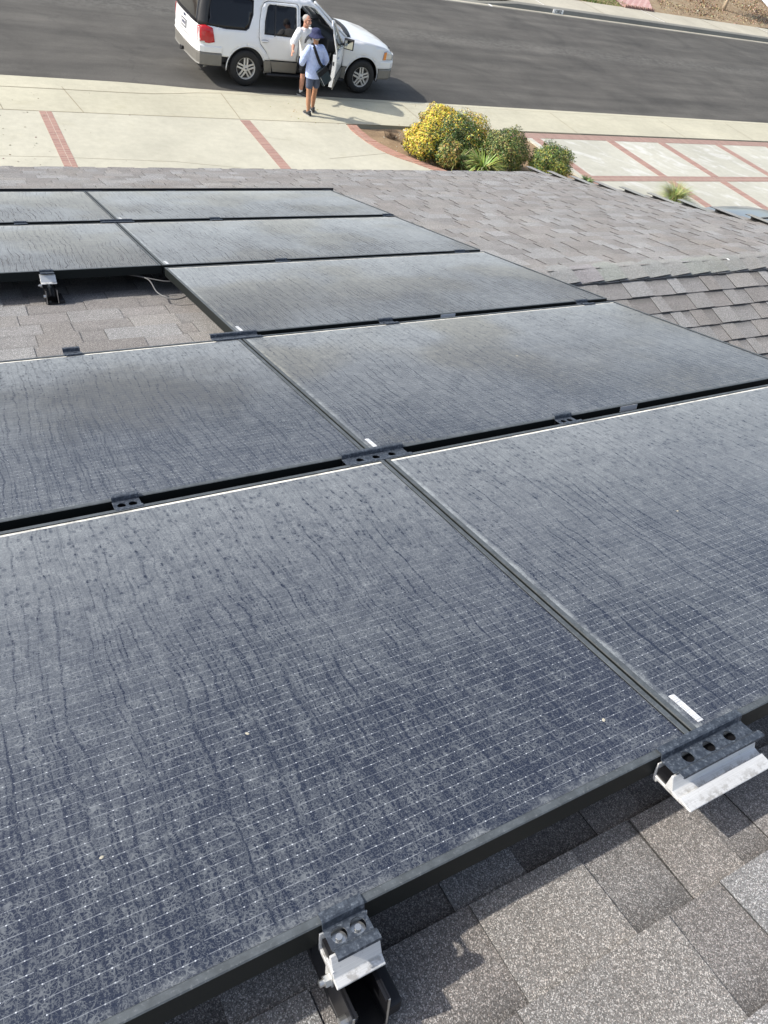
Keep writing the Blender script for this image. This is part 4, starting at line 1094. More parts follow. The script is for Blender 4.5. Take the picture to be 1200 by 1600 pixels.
rings = [[(-1.19 + .12 * abs(t) ** 3 + d_, t * .80, .803 + .004) for d_ in (0, .085)] for t in np.linspace(-1, 1, 13)]
b.loft(rings, closed=False); solid(recalc(b.build('bumper_step', M['clad'], suv)), .006, 0)
def front_b(z0, z1, name, mat, off=0.0):
    b = MB(); rings = []; pts = []
    for x, k in [(3.52, 1), (3.7, 1), (3.85, .97), (3.96, .88), (4.04, .6), (4.075, 0)]: pts.append((x, -hw(min(x, 3.6), .62) * k - (off if k > .9 else 0)))
    pts += [(x, -y) for x, y in reversed(pts[:-1])]
    for x, y in pts: rings.append([(x, y, z0), (x + .008, y * 1.01, z0 + .04), (x + .008, y * 1.01, z1 - .03), (x, y, z1), (x - .15 if abs(y) < .85 else x, y * .88, z1), (x - .15 if abs(y) < .85 else x, y * .88, z0)])
    b.loft(rings); o = recalc(b.build(name, mat, suv)); bevel(o, .012, 2, 50); return o
front_b(.60, .78, 'front_bumper', M['white']); front_b(.36, .597, 'bumper_valance', M['clad'], .004)
b = MB(); b.box((3.90, -.52, .78), (4.0, .52, .98)); o = b.build('grille', M['blackp'], suv); bevel(o, .01)
# lamps
for s in (-1, 1):
    b = MB(); P = [(-1.085, .86), (-1.09, 1.16), (-.98, 1.18), (-.82, 1.15), (-.775, .88), (-.90, .85)]
    sheet(P, step=.06, fn=sidefn(s, .012), mb=b, flip=(s > 0))
    rr = [[(-1.085 - .0, s * (hw(-1.085, z) + .012), z), (-1.105, s * (hw(-1.085, z) - .03), z), (-1.125, s * (hw(-1.085, z) - .06), z)] for z in (.86, .95, 1.06, 1.15)]
    b.loft(rr, closed=False); o = recalc(b.build('tail_light', M['redlens'], suv, smooth=True)); solid(o, .012, 0)
    b = MB(); rr = [[(-1.09, s * (hw(-1.085, z) + .016), z), (-1.109, s * (hw(-1.085, z) - .03), z), (-1.128, s * (hw(-1.085, z) - .06), z)] for z in (.87, .92)]; b.loft(rr, closed=False); sheet([(-1.085, .84), (-1.085, .90), (-1.0, .90), (-.99, .84)], step=.05, fn=sidefn(s, .016), mb=b)
    solid(recalc(b.build('reversing_lens', M['lens'], o)), .004, 0)
    b = MB(); sheet([(3.60, .80), (3.62, .985), (3.72, 1.0), (3.84, .965), (3.92, .87), (3.93, .80)], step=.05, fn=sidefn(s, .010), mb=b, flip=(s > 0)); b.loft([[(3.93, s * (hw(3.93, z) + .01), z), (4.0, s * .62, z)] for z in (.80, .93)], closed=False)
    o = recalc(b.build('headlight', M['lens'], suv, smooth=True)); solid(o, .012, 0)
    b = MB(); sheet([(3.61, .805), (3.62, .965), (3.70, .98), (3.70, .805)], step=.05, fn=sidefn(s, .018), mb=b, flip=(s > 0)); solid(recalc(b.build('amber_lens', M['orangelens'], o)), .006, 0)
# wheels
def wheel(ax, s):
    e = bpy.data.objects.new('wheel', None); COL.objects.link(e); e.parent = suv; e.location = (ax, s * .985, .385); e.empty_display_size = .1
    if s < 0: e.rotation_euler = (0, 0, 0)
    else: e.rotation_euler = (0, 0, math.pi)
    b = MB(); b.lathe([(.21, .20), (.235, .235), (.33, .24), (.372, .225), (.385, .19), (.387, .12), (.385, .04), (.372, .005), (.33, -.012), (.27, -.012), (.232, -.004), (.215, .02)], 'y', seg=56)
    recalc(b.build('tyre', M['tyre'], e, smooth=True))
    b = MB(); b.lathe([(.218, .19), (.205, .10), (.205, .04), (.216, .012), (.228, -.004), (.230, .004), (.222, .02)], 'y', seg=48)
    for k in range(5):
        for d_ in (-.5, .5):
            a = R(90 + 72 * k) ; off = d_ * .070
            m_ = Matrix.Rotation(-a, 4, 'Y') @ Matrix.Translation((0, 0, off))
            vs = [(.055, -.004, .020), (.055, -.004, -.018), (.212, .010, -.020), (.212, .010, .018), (.055, .03, .020), (.055, .03, -.018), (.212, .035, -.020), (.212, .035, .018)]
            b.add([m_ @ Vector((x, y, z)) for x, y, z in vs], [(0, 1, 2, 3), (7, 6, 5, 4), (0, 3, 7, 4), (1, 5, 6, 2), (3, 2, 6, 7), (0, 4, 5, 1)])
    b.lathe([(.001, -.010), (.045, -.010), (.066, -.004), (.072, .03)], 'y', seg=24)
    o = recalc(b.build('rim', M['alloy'], e)); bevel(o, .003)
    b = MB(); b.lathe([(.001, .055), (.20, .055)], 'y', seg=30); b.build('brake_disc', M['blackp'], e)
    b = MB(); b.ell((0, -.0115, 0), (.030, .002, .013), None, 16, 6); b.build('hub_emblem', M['emblem'], e)
for ax in (0, 3.05):
    for s in (-1, 1): wheel(ax, s)
# running boards, roof rails, exhaust, hitch, plate, emblem
for s in (-1, 1):
    b = MB(); b.loft([[(x, s * y, z) for y, z in ((.80, .26), (.80, .33), (1.02, .325), (1.05, .30), (1.02, .26))] for x in (.52, 2.54)]); o = recalc(b.build('running_board', M['blackp'], suv)); bevel(o, .01)
    b = MB(); b.tube([(-.75, s * .64, 1.895), (-.70, s * .64, 1.955), (.3, s * .645, 1.975), (1.15, s * .63, 1.955), (1.25, s * .63, 1.90)], [(.02, .018)] * 5, 8); b.build('roof_rail', M['blackp'], suv, smooth=True)
b = MB()
for x in (-.45, .75): b.loft([[(x, y, 1.955 - .02 * (abs(y) / .64) ** 2), (x + .05, y, 1.955 - .02 * (abs(y) / .64) ** 2), (x + .05, y, 1.975 - .01), (x, y, 1.975 - .01)] for y in (-.64, 0, .64)])
recalc(b.build('cross_bar', M['blackp'], suv))
b = MB(); b.tube([(-.78, -.72, .36), (-.95, -.80, .33), (-1.0, -.82, .325)], .032, 14, cap=False); b.build('exhaust_pipe', M['bolt'], suv, smooth=True)
b = MB(); b.box((-1.24, -.03, .42), (-1.0, .03, .48)); b.box((-1.21, .16, .36), (-1.15, .24, .44)); b.build('tow_hitch', M['blackp'], suv)
b = MB(); b.box((-1.187, -.165, .885), (-1.171, .165, 1.055)); pl_ = b.build('number_plate', M['plate'], suv); bevel(pl_, .004)
b = MB(); b.box((-1.1895, -.165, .885), (-1.186, .165, .905)); b.box((-1.1895, -.165, 1.035), (-1.186, .165, 1.055)); b.box((-1.1895, -.165, .9), (-1.186, -.15, 1.04)); b.box((-1.1895, .15, .9), (-1.186, .165, 1.04)); b.build('plate_frame', M['blackp'], pl_)
b = MB()
for i in range(6): b.box((-1.1885, -.12 + i * .041, .945), (-1.1875, -.12 + i * .041 + .028, 1.0))
b.build('plate_characters', M['emblem'], pl_)
b = MB(); b.ell((-1.171, 0, 1.125), (.008, .065, .028), None, 18, 8); b.build('tailgate_emblem', M['emblem'], suv)
# seats, steering wheel, dashboard
for y in (-.42, .42):
    b = MB(); b.box((1.35, y - .24, .62), (1.88, y + .24, .76)); b.box((1.22, y - .24, .70), (1.36, y + .24, 1.32)); b.box((1.22, y - .13, 1.34), (1.31, y + .13, 1.50)); o = b.build('seat', M['seat'], suv); bevel(o, .04, 4)
b = MB(); b.box((.2, -.7, .62), (.8, .7, .76)); b.box((.1, -.7, .70), (.22, .7, 1.28)); o = b.build('seat', M['seat'], suv); bevel(o, .04, 4)
b = MB(); b.box((2.08, -.84, .82), (2.44, .84, 1.12)); b.box((1.9, -.12, .46), (2.3, .12, .80)); o = b.build('dashboard', M['interior'], suv); bevel(o, .05, 4)
b = MB(); b.tube([(1.97 + .06 * math.sin(q), .42 + .18 * math.cos(q), 1.05 + .17 * math.sin(q)) for q in np.linspace(0, 2 * math.pi, 25)], .014, 8); b.tube([(2.1, .42, .98), (1.97, .42, 1.05)], .04, 8); b.build('steering_wheel', M['blackp'], suv)
b = MB(); b.box((1.85, -.12, 1.66), (1.87, .12, 1.73)); b.build('rear_view_mirror', M['mirror'], suv)
# near front door, open about its front hinge
HX, HY = 2.455, -hw(2.455, .9)
def opened(o, ang):
    m_ = Matrix.Translation((HX, HY - .01, 0)) @ Matrix.Rotation(R(ang), 4, 'Z') @ Matrix.Translation((-HX, -HY, 0)); o.matrix_basis = m_
fdoor = door_skin(FDOOR, FWIN, -1, 'front_door', suv); tag(fdoor, 'open front passenger door')
[bpy.data.objects.remove(c) for c in list(fdoor.children) if c.name.startswith('window')]
b = MB(); sheet(inset(FWIN, -.004), step=.1, fn=sidefn(-1, -.010), mb=b); q = recalc(b.build('window', M['clear'], fdoor, smooth=True)); solid(q, .005, 0)
handle(1.50, .975, -1, fdoor)
b = MB(); T = [(1.33, .40), (1.33, 1.08), (2.42, 1.07), (2.43, .40)]
def trimz(x, z): return (x, -(hw(x, z) - .085), z)
sheet(T, step=.08, fn=trimz, mb=b); sheet(T, step=.08, fn=lambda x, z: (x, -(hw(x, z) - .012), z), mb=b)
k_ = [trimz(*p) for p in T]; j_ = [(x, -(hw(x, z) - .012), z) for x, z in T]
b.loft([k_, j_], cap=False); b.box((1.45, -.90, .72), (2.0, -.82, .80)); b.box((1.5, -.90, .44), (2.25, -.83, .58)); recalc(b.build('door_trim', M['interior'], fdoor))
b = MB(); b.loft([[(1.312, -(hw(1.31, z) - .006), z), (1.312, -(hw(1.31, z) - .088), z), (1.345, -(hw(1.31, z) - .088), z), (1.345, -(hw(1.31, z) - .006), z)] for z in (.40, .7, .9, 1.08)]); recalc(b.build('door_edge', M['white'], fdoor))
b = MB(); b.box((1.309, -.945, .86), (1.3125, -.915, .94)); b.build('door_latch', M['blackp'], fdoor)
b = MB(); b.tube([(1.60, -.80, .80), (1.60, -.775, .92), (1.60, -.80, 1.03)], .014, 8); b.build('grab_handle', M['seat'], fdoor)
# frame round the glass, thick
b = MB(); P = [(x, z) for x, z in FWIN]; P2 = [p for p in P if p[1] > 1.08]
b.tube([(x, -(hw(x, z) + .0), z) for x, z in inset(P2[:], -.028)], .020, 6); recalc(b.build('window_frame', M['white'], fdoor, smooth=True))
def wing(parent, s):
    m_ = 'wing_mirror'; y = s * (hw(2.25, 1.1) + .15)
    b = MB(); b.tube([(2.25, s * (hw(2.25, 1.1) - .01), 1.12), (2.27, y - s * .03, 1.14)], [(.03, .025)] * 2, 8)
    b.loft([[(2.22, y - .115, 1.04), (2.22, y + .115, 1.04), (2.22, y + .12, 1.25), (2.22, y - .11, 1.25)], [(2.26, y - .12, 1.03), (2.26, y + .12, 1.03), (2.26, y + .13, 1.27), (2.26, y - .12, 1.27)], [(2.34, y - .08, 1.07), (2.34, y + .08, 1.07), (2.34, y + .09, 1.22), (2.34, y - .08, 1.22)]])
    o = recalc(b.build(m_, M['blackp'], parent)); bevel(o, .02, 3)
    b = MB(); b.box((2.214, y - .095, 1.06), (2.2185, y + .10, 1.23)); b.build('mirror_glass', M['mirror'], o)
    return o
wing(fdoor, -1); wing(dfar, 1)
opened(fdoor, 57)
# ---------------------------------------------------------------- pale blue car on the right hand driveway
car = empty('parked_car', Matrix.Translation((14.12, 8.0, 0)) @ Matrix.Rotation(R(90), 4, 'Z'), 'pale blue grey car whose bonnet shows just past the shingled roof edge', 'car')
def cz(x): return pl(x, [(-2.3, .78), (-1.9, .98), (-1.55, 1.02), (-1.0, 1.38), (-.3, 1.44), (.3, 1.42), (1.05, 1.0), (1.6, .93), (2.05, .80), (2.2, .66), (2.28, .50)])
def cw(x, z): return (.90 - .10 * sstep((abs(x) - 1.5) / .85) ** 1 - .30 * sstep((abs(x) - 2.0) / .35)) * (1 - .22 * sstep((z - .9) / .5))
b = MB(); rings = []
for x in np.linspace(-2.3, 2.28, 46):
    zt = cz(x); ring = []
    for t, f_ in ((-1, 0), (-1, .25), (-1, .5), (-1, .72), (-.98, .86), (-.9, .95), (-.7, .985), (-.35, 1.0), (0, 1.01), (.35, 1.0), (.7, .985), (.9, .95), (.98, .86), (1, .72), (1, .5), (1, .25), (1, 0)):
        z = .22 + (zt - .22) * f_; ring.append((x, t * cw(x, z), z))
    rings.append(ring)
b.loft(rings); o = recalc(b.build('body', M['bluecar'], car, smooth=True)); o.data.set_sharp_from_angle(angle=R(50))
def glassstrip(name, x0, x1, t0, t1, off=.006):
    b = MB(); rr = []
    for x in np.linspace(x0, x1, 10):
        zt = cz(x) + off; rr.append([(x, t * cw(x, zt) * .97, .22 + (zt - .22) * (1.01 - .03 * t * t)) for t in np.linspace(t0, t1, 9)])
    b.loft(rr, closed=False); q = recalc(b.build(name, M['tint'], car, smooth=True)); solid(q, .006, 0)
glassstrip('windscreen', .38, 1.0, -.82, .82); glassstrip('rear_window', -1.5, -1.05, -.82, .82)
for s in (-1, 1):
    b = MB(); P = [(-1.15, 1.0), (-.85, 1.27), (.28, 1.30), (.85, 1.0)]
    sheet(P, step=.12, fn=lambda x, z: (x, s * (cw(x, z) + .004), z), mb=b, flip=(s > 0)); q = recalc(b.build('side_window', M['tint'], car, smooth=True)); solid(q, .006, 0)
    b = MB(); b.ell((2.10, s * .62, .66), (.12, .16, .06), None, 14, 8); b.build('headlight', M['lens'], car, smooth=True)
    for ax in (-1.4, 1.4):
        b = MB(); b.lathe([(.19, .18), (.30, .19), (.32, .15), (.32, .03), (.30, 0), (.2, 0), (.19, .03), (.05, .02), (.001, .01)] if s < 0 else [(.19, -.18), (.30, -.19), (.32, -.15), (.32, -.03), (.30, 0), (.2, 0), (.19, -.03), (.05, -.02), (.001, -.01)], 'y', (ax, s * .915, .32), 32)
        recalc(b.build('wheel', M['tyre'], car, smooth=True))
b = MB(); b.loft([[(2.27, -.4, .5), (2.27, .4, .5), (2.29, .4, .6), (2.29, -.4, .6)], [(2.2, -.4, .5), (2.2, .4, .5), (2.2, .4, .6), (2.2, -.4, .6)]]); b.build('grille', M['blackp'], car)
# ================================================================== people; local x right, y forward, z up
def lerp(a, b, t): return a + (b - a) * t
def ring_body(mb, secs, seg=22):
    """secs: (x, y, z, rx, ry)"""
    rr = []
    for x, y, z, rx, ry in secs:
        rr.append([(x + rx * math.copysign(abs(math.cos(q)) ** .85, math.cos(q)), y + ry * math.sin(q), z) for q in [2 * math.pi * j / seg for j in range(seg)]])
    mb.loft(rr)
def limb(mb, pts, rad, seg=14, n=5):
    """smoothed, tapering tube with ball ends"""
    P = [Vector(p) for p in pts]; out = []; rr = []
    for i in range(len(P) - 1):
        p0 = P[max(i - 1, 0)]; p1 = P[i]; p2 = P[i + 1]; p3 = P[min(i + 2, len(P) - 1)]
        for j in range(n):
            t = j / n
            out.append(p1.lerp(p2, t) * .5 + .25 * ((2 * p1) + (p2 - p0) * t + (2 * p0 - 5 * p1 + 4 * p2 - p3) * t * t + (3 * p1 - p0 - 3 * p2 + p3) * t ** 3)); rr.append(lerp(rad[i], rad[i + 1], t * t * (3 - 2 * t)))
    out.append(P[-1]); rr.append(rad[-1])
    mb.tube(out, rr, seg); mb.ell(out[0], (rr[0],) * 3, None, 12, 8); mb.ell(out[-1], (rr[-1],) * 3, None, 12, 8)
def hand(mb, wrist, d, palmn, s, curl=.4, k=1.0):
    """wrist point, finger direction, palm normal, side of the thumb (+1 / -1)"""
    w = Vector(wrist); d = Vector(d).normalized(); nrm = Vector(palmn).normalized(); side = d.cross(nrm).normalized() * s; nrm = nrm.normalized()
    mm = Matrix((side, d, nrm)).transposed()
    mb.ell(w + d * .045 * k, (.038 * k, .052 * k, .016 * k), mm, 14, 8)
    for i, (o_, L, r_) in enumerate(((.028, .070, .0088), (.010, .080, .0090), (-.009, .074, .0086), (-.027, .058, .0078))):
        p = w + d * .082 * k + side * o_ * k; q = [p - d * .02]; a = 0
        cu = curl * (1 + .15 * i)
        for seg_ in (.45, .32, .23):
            p = p + (d * math.cos(a) + nrm * math.sin(a)) * L * seg_ * k; a += cu; q.append(p)
        mb.tube(q, [r_ * k, r_ * k, r_ * .92 * k, r_ * .75 * k], 8); mb.ell(q[-1], (r_ * .8 * k,) * 3, None, 8, 6)
    p = w + d * .022 * k + side * .026 * k
    q = [p, p + (side * .8 + d * .6) * .028 * k, p + (side * .75 + d * 1.2 + nrm * .3) * .045 * k, p + (side * .55 + d * 1.6 + nrm * .6) * .054 * k]
    mb.tube(q, [.013 * k, .0115 * k, .010 * k, .008 * k], 8); mb.ell(q[-1], (.0085 * k,) * 3, None, 8, 6)
def head(mb, c, yaw=0.0, pitch=0.0, k=1.0):
    m_ = (Matrix.Rotation(yaw, 4, 'Z') @ Matrix.Rotation(pitch, 4, 'X')).to_3x3(); c = Vector(c)
    T = lambda p: c + m_ @ (Vector(p) * k)
    mb.ell(T((0, -.008, .030)), (.076 * k, .094 * k, .085 * k), m_, 22, 14)
    mb.ell(T((0, .018, -.03)), (.062 * k, .072 * k, .085 * k), m_, 20, 12)
    mb.ell(T((0, .055, -.088)), (.030 * k, .028 * k, .022 * k), m_, 12, 8)                 # chin
    mb.tube([T((0, .084, .018)), T((0, .104, -.012)), T((0, .112, -.030)), T((0, .094, -.040))], [.010 * k, .012 * k, .0145 * k, .010 * k], 8)
    for s in (-1, 1):
        mb.ell(T((s * .018, .096, -.034)), (.009 * k, .010 * k, .008 * k), m_, 8, 6)
        mb.ell(T((s * .030, .083, .032)), (.026 * k, .014 * k, .009 * k), m_, 10, 6)      # brow
        mb.ell(T((s * .046, .062, -.018)), (.020 * k, .018 * k, .017 * k), m_, 10, 6)     # cheek
        mb.ell(T((s * .078, -.006, -.005)), (.010 * k, .020 * k, .032 * k), m_, 10, 8)    # ear
    mb.ell(T((0, .088, -.060)), (.024 * k, .012 * k, .007 * k), m_, 10, 6); mb.ell(T((0, .086, -.072)), (.021 * k, .012 * k, .007 * k), m_, 10, 6)
    return T, m_
def face_parts(T, m_, par, k=1.0, beard=None):
    for s in (-1, 1):
        b = MB(); b.ell(T((s * .030, .0835, .010)), (.0125 * k, .007 * k, .0065 * k), m_, 12, 8); b.build('eye', M['eye'], par, smooth=True)
    b = MB(); b.ell(T((0, .0975, -.066)), (.024 * k, .006 * k, .0055 * k), m_, 12, 6); b.build('mouth', M['lip'], par, smooth=True)
def shoe(c, yaw, name, par, mat, k=1.0, soleM=None, toe=0.0):
    m_ = (Matrix.Rotation(yaw, 4, 'Z')).to_3x3(); c = Vector(c); b = MB()
    P = [(-.085, .030, .034), (-.05, .036, .044), (0, .038, .048), (.05, .041, .040), (.10, .047, .032), (.145, .045, .026), (.175, .030, .018)]
    rr = []
    for y, w, h in P:
        rr.append([c + m_ @ Vector((w * math.cos(q) * k, y * k, max(0, h + h * math.sin(q)) * k + .012)) for q in [2 * math.pi * j / 14 for j in range(14)]])
    b.loft(rr); b.tube([c + m_ @ Vector((0, -.035, .05)), c + m_ @ Vector((0, -.04, .105))], [(.037, .044), (.037, .044)], 14)
    o = b.build(name, mat, par, smooth=True)
    b = MB(); out = [(w * 1.08, y) for y, w, h in P]; loop = [(-w, y) for w, y in out] + [(w, y) for w, y in reversed(out)]
    b.loft([[c + m_ @ Vector((x * k, y * k, z)) for x, y in loop] for z in (0.0, .022)]); q = recalc(b.build('sole', soleM or M['sole'], o)); bevel(q, .004)
    return o
# ---- person seen from behind: bucket hat, pale blue shirt, navy shorts
WX, WY = 7.06, 16.62
pa = empty('person', Matrix.Translation((WX, WY, 0)) @ Matrix.Rotation(R(-4), 4, 'Y') @ Matrix.Rotation(R(4), 4, 'Z'), 'person in navy bucket hat, pale blue shirt and slate shorts, seen from behind', 'person', 'people beside the open car door')
b = MB()
T, hm = head(b, (.015, .02, 1.575), yaw=R(14), pitch=R(-4), k=.97)
b.tube([(0, -.01, 1.40), (.01, .005, 1.52)], [(.055, .058), (.050, .055)], 14)
ring_body(b, [(.0, 0, .86, .13, .10), (0, 0, .94, .160, .115), (0, .0, 1.05, .135, .10), (0, 0, 1.2, .145, .10), (0, -.005, 1.33, .165, .10), (0, -.01, 1.395, .12, .075), (0, -.005, 1.42, .06, .055)])
fl, frt = (-.135, -.07, .0), (.075, .13, .0)
limb(b, [(-.085, 0, .88), (-.115, -.02, .48), (-.13, -.06, .30), (-.135, -.085, .09)], [.084, .056, .056, .036])
limb(b, [(.085, 0, .88), (.08, .05, .48), (.075, .09, .30), (.075, .105, .09)], [.084, .056, .056, .036])
for c, yw in (((-.135, -.085), R(8)), ((.075, .105), R(-12))): b.tube([(c[0], c[1], .08), (c[0] - math.sin(yw) * .1, c[1] + math.cos(yw) * .1, .035)], [.036, .03], 10)
limb(b, [(-.165, -.01, 1.35), (-.285, .01, 1.13), (-.245, .15, .99), (-.15, .27, 1.03)], [.052, .040, .034, .024])
hand(b, (-.15, .27, 1.03), (.6, .8, .15), (.3, -.1, -1), -1, .35, .95)
limb(b, [(.165, -.01, 1.35), (.275, .0, 1.12), (.245, .12, .95), (.16, .24, .94)], [.052, .040, .034, .024])
hand(b, (.16, .24, .94), (-.5, .85, .1), (-.3, -.1, -1), 1, .5, .95)
bodyA = remeshed(b, 'body', M['skin_tan'], pa, .0055, 2)
face_parts(T, hm, pa, .97)
b = MB()
ring_body(b, [(0.01, -.005, .77, .205, .155), (0, 0, .86, .20, .152), (0, 0, .98, .190, .142), (0, 0, 1.1, .182, .134), (0, -.005, 1.25, .19, .132), (0, -.01, 1.345, .19, .118), (0, -.012, 1.405, .14, .092), (0, -.008, 1.43, .068, .066)], 30)
limb(b, [(-.150, -.01, 1.345), (-.235, .0, 1.22), (-.285, .01, 1.12), (-.262, .09, 1.04)], [.078, .082, .076, .068])
limb(b, [(.150, -.01, 1.345), (.23, .0, 1.22), (.276, .0, 1.12), (.262, .05, 1.04)], [.078, .084, .082, .080])
o = remeshed(b, 'shirt', M['shirt_blue'], pa, .009, 3)
b = MB()
ring_body(b, [(0, 0, .80, .165, .125), (0, 0, .90, .168, .128), (0, 0, .97, .15, .115)], 26)
limb(b, [(-.085, 0, .84), (-.105, -.012, .60)], [.098, .082]); limb(b, [(.085, 0, .84), (.088, .025, .60)], [.098, .082])
remeshed(b, 'shorts', M['slate'], pa, .009, 3)
shoe((-.135, -.09, 0), R(8), 'shoe', pa, M['shoe']); shoe((.075, .10, 0), R(-12), 'shoe', pa, M['shoe'])
# hat
b = MB(); hc = T((0, 0, .055))
prof = [(.001, .095), (.055, .092), (.090, .075), (.103, .035), (.106, .0), (.112, -.012), (.150, -.050), (.172, -.066)]
rr = []
for r_, h in prof: rr.append([hc + hm @ Vector((r_ * .95 * math.cos(q), r_ * 1.08 * math.sin(q), h + .008 * math.sin(3 * q) * (r_ > .1))) for q in np.linspace(0, 2 * math.pi, 29)[:-1]])
b.loft(rr, cap=False); o = b.build('hat', M['navy'], pa, smooth=True); solid(o, .004, 0)
b = MB(); b.ell(T((0, -.035, -.02)), (.074, .062, .062), hm, 18, 10); b.build('hair', M['greyhair'], pa, smooth=True)
# sling bag: strap over the left shoulder to the right hip; it hangs on the body, so it is a thing of its own
bg = empty('shoulder_bag', pa.matrix_basis @ Matrix.Translation((.16, -.175, .86)), 'dark rectangular shoulder bag with black strap, slung on the person in the hat', 'bag')
b = MB(); m_ = Matrix.Rotation(R(-33), 4, 'Y') @ Matrix.Rotation(R(6), 4, 'X')
b.box((-.125, -.045, -.20), (.125, .045, .17), m_); o = recalc(b.build('bag_body', M['bag'], bg)); bevel(o, .022, 3)
b = MB(); b.box((-.128, -.052, .05), (.128, -.040, .172), m_); o = recalc(b.build('flap', M['blackcloth'], bg)); bevel(o, .004)
b = MB(); b.tube([m_ @ Vector(p) for p in ((-.105, -.050, .04), (-.10, -.052, -.10), (-.098, -.050, -.185))], .0035, 6); b.tube([m_ @ Vector(p) for p in ((.06, -.05, -.17), (.10, -.05, -.17), (.105, -.05, -.12))], .003, 6); b.build('piping', M['plate'], bg)
def torso_y(z): return -.138 if z > 1.2 else -.146
b = MB(); S = []
pts = [(-.03, -.035, .17), (-.09, .012, .24), (-.155, .018, .36), (-.20, .042, .47), (-.225, .085, .545), (-.225, .17, .578), (-.20, .26, .55), (-.14, .32, .47), (-.03, .34, .3)]
W0 = [(x - 0.02, y - .0, z) for x, y, z in pts]
rr = []
V = [Vector(p) for p in W0]
for i, p in enumerate(V):
    t = (V[min(i + 1, len(V) - 1)] - V[max(i - 1, 0)]).normalized(); nrm = Vector((-.3, -1 if i < 4 else (.0 if i < 6 else 1), .5 if 2 < i < 7 else 0)).normalized(); sd = t.cross(nrm).normalized() * .030
    rr.append([p - sd, p + sd])
b.loft(rr, cap=False, closed=False); o = b.build('strap', M['blackcloth'], bg, smooth=True); solid(o, .005, 0)
# ---- person facing the camera: grey hair, white t-shirt with dark print, black shorts
pb = empty('person', Matrix.Translation((7.42, 17.98, -.055)) @ Matrix.Rotation(R(196), 4, 'Z'), 'person with cropped grey hair, white printed t-shirt and black shorts beside the open car door', 'person', 'people beside the open car door')
# local frame faces the camera; local +x is the picture's left
LX, LY = .16, .02
b = MB(); T, hm = head(b, (LX + .02, LY + .05, 1.60), yaw=R(14), pitch=R(10), k=1.03)
b.tube([(LX, LY - .01, 1.42), (LX + .015, LY + .02, 1.55)], [(.062, .062), (.058, .060)], 14)
ring_body(b, [(.0, 0, .88, .14, .11), (.01, 0, .97, .165, .125), (.05, .0, 1.09, .155, .12), (.10, 0.01, 1.23, .165, .12), (.145, .015, 1.36, .18, .11), (LX, .015, 1.42, .13, .08), (LX, .015, 1.45, .06, .055)])
limb(b, [(-.09, 0, .90), (-.10, .03, .49), (-.105, .0, .30), (-.11, -.02, .09)], [.088, .058, .058, .038])
limb(b, [(.09, 0, .90), (.11, .03, .49), (.105, .02, .30), (.10, .01, .09)], [.088, .058, .058, .038])
for c, yw in (((-.11, -.02), R(-15)), ((.10, .01), R(20))): b.tube([(c[0], c[1], .08), (c[0] - math.sin(yw) * .1, c[1] + math.cos(yw) * .1, .035)], [.038, .032], 10)
limb(b, [(LX + .175, .0, 1.375), (LX + .285, -.01, 1.14), (LX + .42, .14, 1.02)], [.056, .043, .027])
hand(b, (LX + .42, .14, 1.02), (.55, .5, -.35), (-.8, .3, -.3), 1, .25, 1.05)
limb(b, [(LX - .175, .0, 1.375), (LX - .26, .02, 1.12), (LX - .17, .20, .98)], [.056, .043, .028])
hand(b, (LX - .17, .20, .98), (.3, .9, -.1), (.6, -.2, -.8), -1, .4, 1.05)
remeshed(b, 'body', M['skin_pink'], pb, .0055, 2)
face_parts(T, hm, pb, 1.03)
b = MB(); b.ell(T((0, .068, -.083)), (.036, .034, .034), hm, 14, 8); b.ell(T((0, .0935, -.052)), (.026, .008, .0055), hm, 12, 6); b.build('beard', M['greyhair'], pb, smooth=True)
b = MB(); b.ell(T((0, -.022, .042)), (.0815, .094, .083), hm, 20, 12); b.build('hair', M['greyhair'], pb, smooth=True)
b = MB()
ring_body(b, [(.015, 0, .84, .195, .150), (.02, 0, .90, .192, .148), (.045, 0, 1.02, .188, .142), (.08, .005, 1.15, .185, .138), (.125, .012, 1.29, .19, .130), (.15, .012, 1.38, .18, .108), (LX, .012, 1.43, .115, .078), (LX + .003, .015, 1.455, .072, .068)], 30)
limb(b, [(LX + .160, 0, 1.37), (LX + .235, .0, 1.25), (LX + .290, -.01, 1.14)], [.084, .088, .086]); limb(b, [(LX - .160, 0, 1.37), (LX - .23, .01, 1.25), (LX - .262, .02, 1.14)], [.084, .088, .086])
sh = remeshed(b, 't_shirt', M['shirt_white'], pb, .009, 3)
# dark print on the chest, wrapped over the shirt
b = MB(); PR = [(-.11, 1.235), (-.085, 1.30), (-.03, 1.345), (.02, 1.33), (.09, 1.27), (.10, 1.22), (.06, 1.235), (0, 1.27), (-.05, 1.24), (-.075, 1.17), (-.105, 1.16)]
def onshirt(x, z):
    x0 = x + .125
    cx = pl(z, [(1.02, .045), (1.15, .08), (1.29, .125), (1.38, .15)]); rx = .188; ry = pl(z, [(1.15, .138), (1.29, .130), (1.38, .108)])
    q = max(-1, min(1, (x0 - cx) / rx)); return (x0, .010 + ry * math.sqrt(max(.02, 1 - abs(q) ** 2.2)) + .006, z)
sheet([(-x, z) for x, z in PR], step=.025, fn=onshirt, mb=b); o = b.build('shirt_print', M['printgrey'], pb, smooth=True); solid(o, .003, 0)
b = MB()
ring_body(b, [(0, 0, .82, .175, .135), (0, 0, .92, .178, .138), (.01, 0, .99, .16, .12)], 26)
limb(b, [(-.09, 0, .86), (-.10, .02, .56)], [.104, .090]); limb(b, [(.09, 0, .86), (.11, .02, .56)], [.104, .090])
remeshed(b, 'shorts', M['blackcloth'], pb, .009, 3)
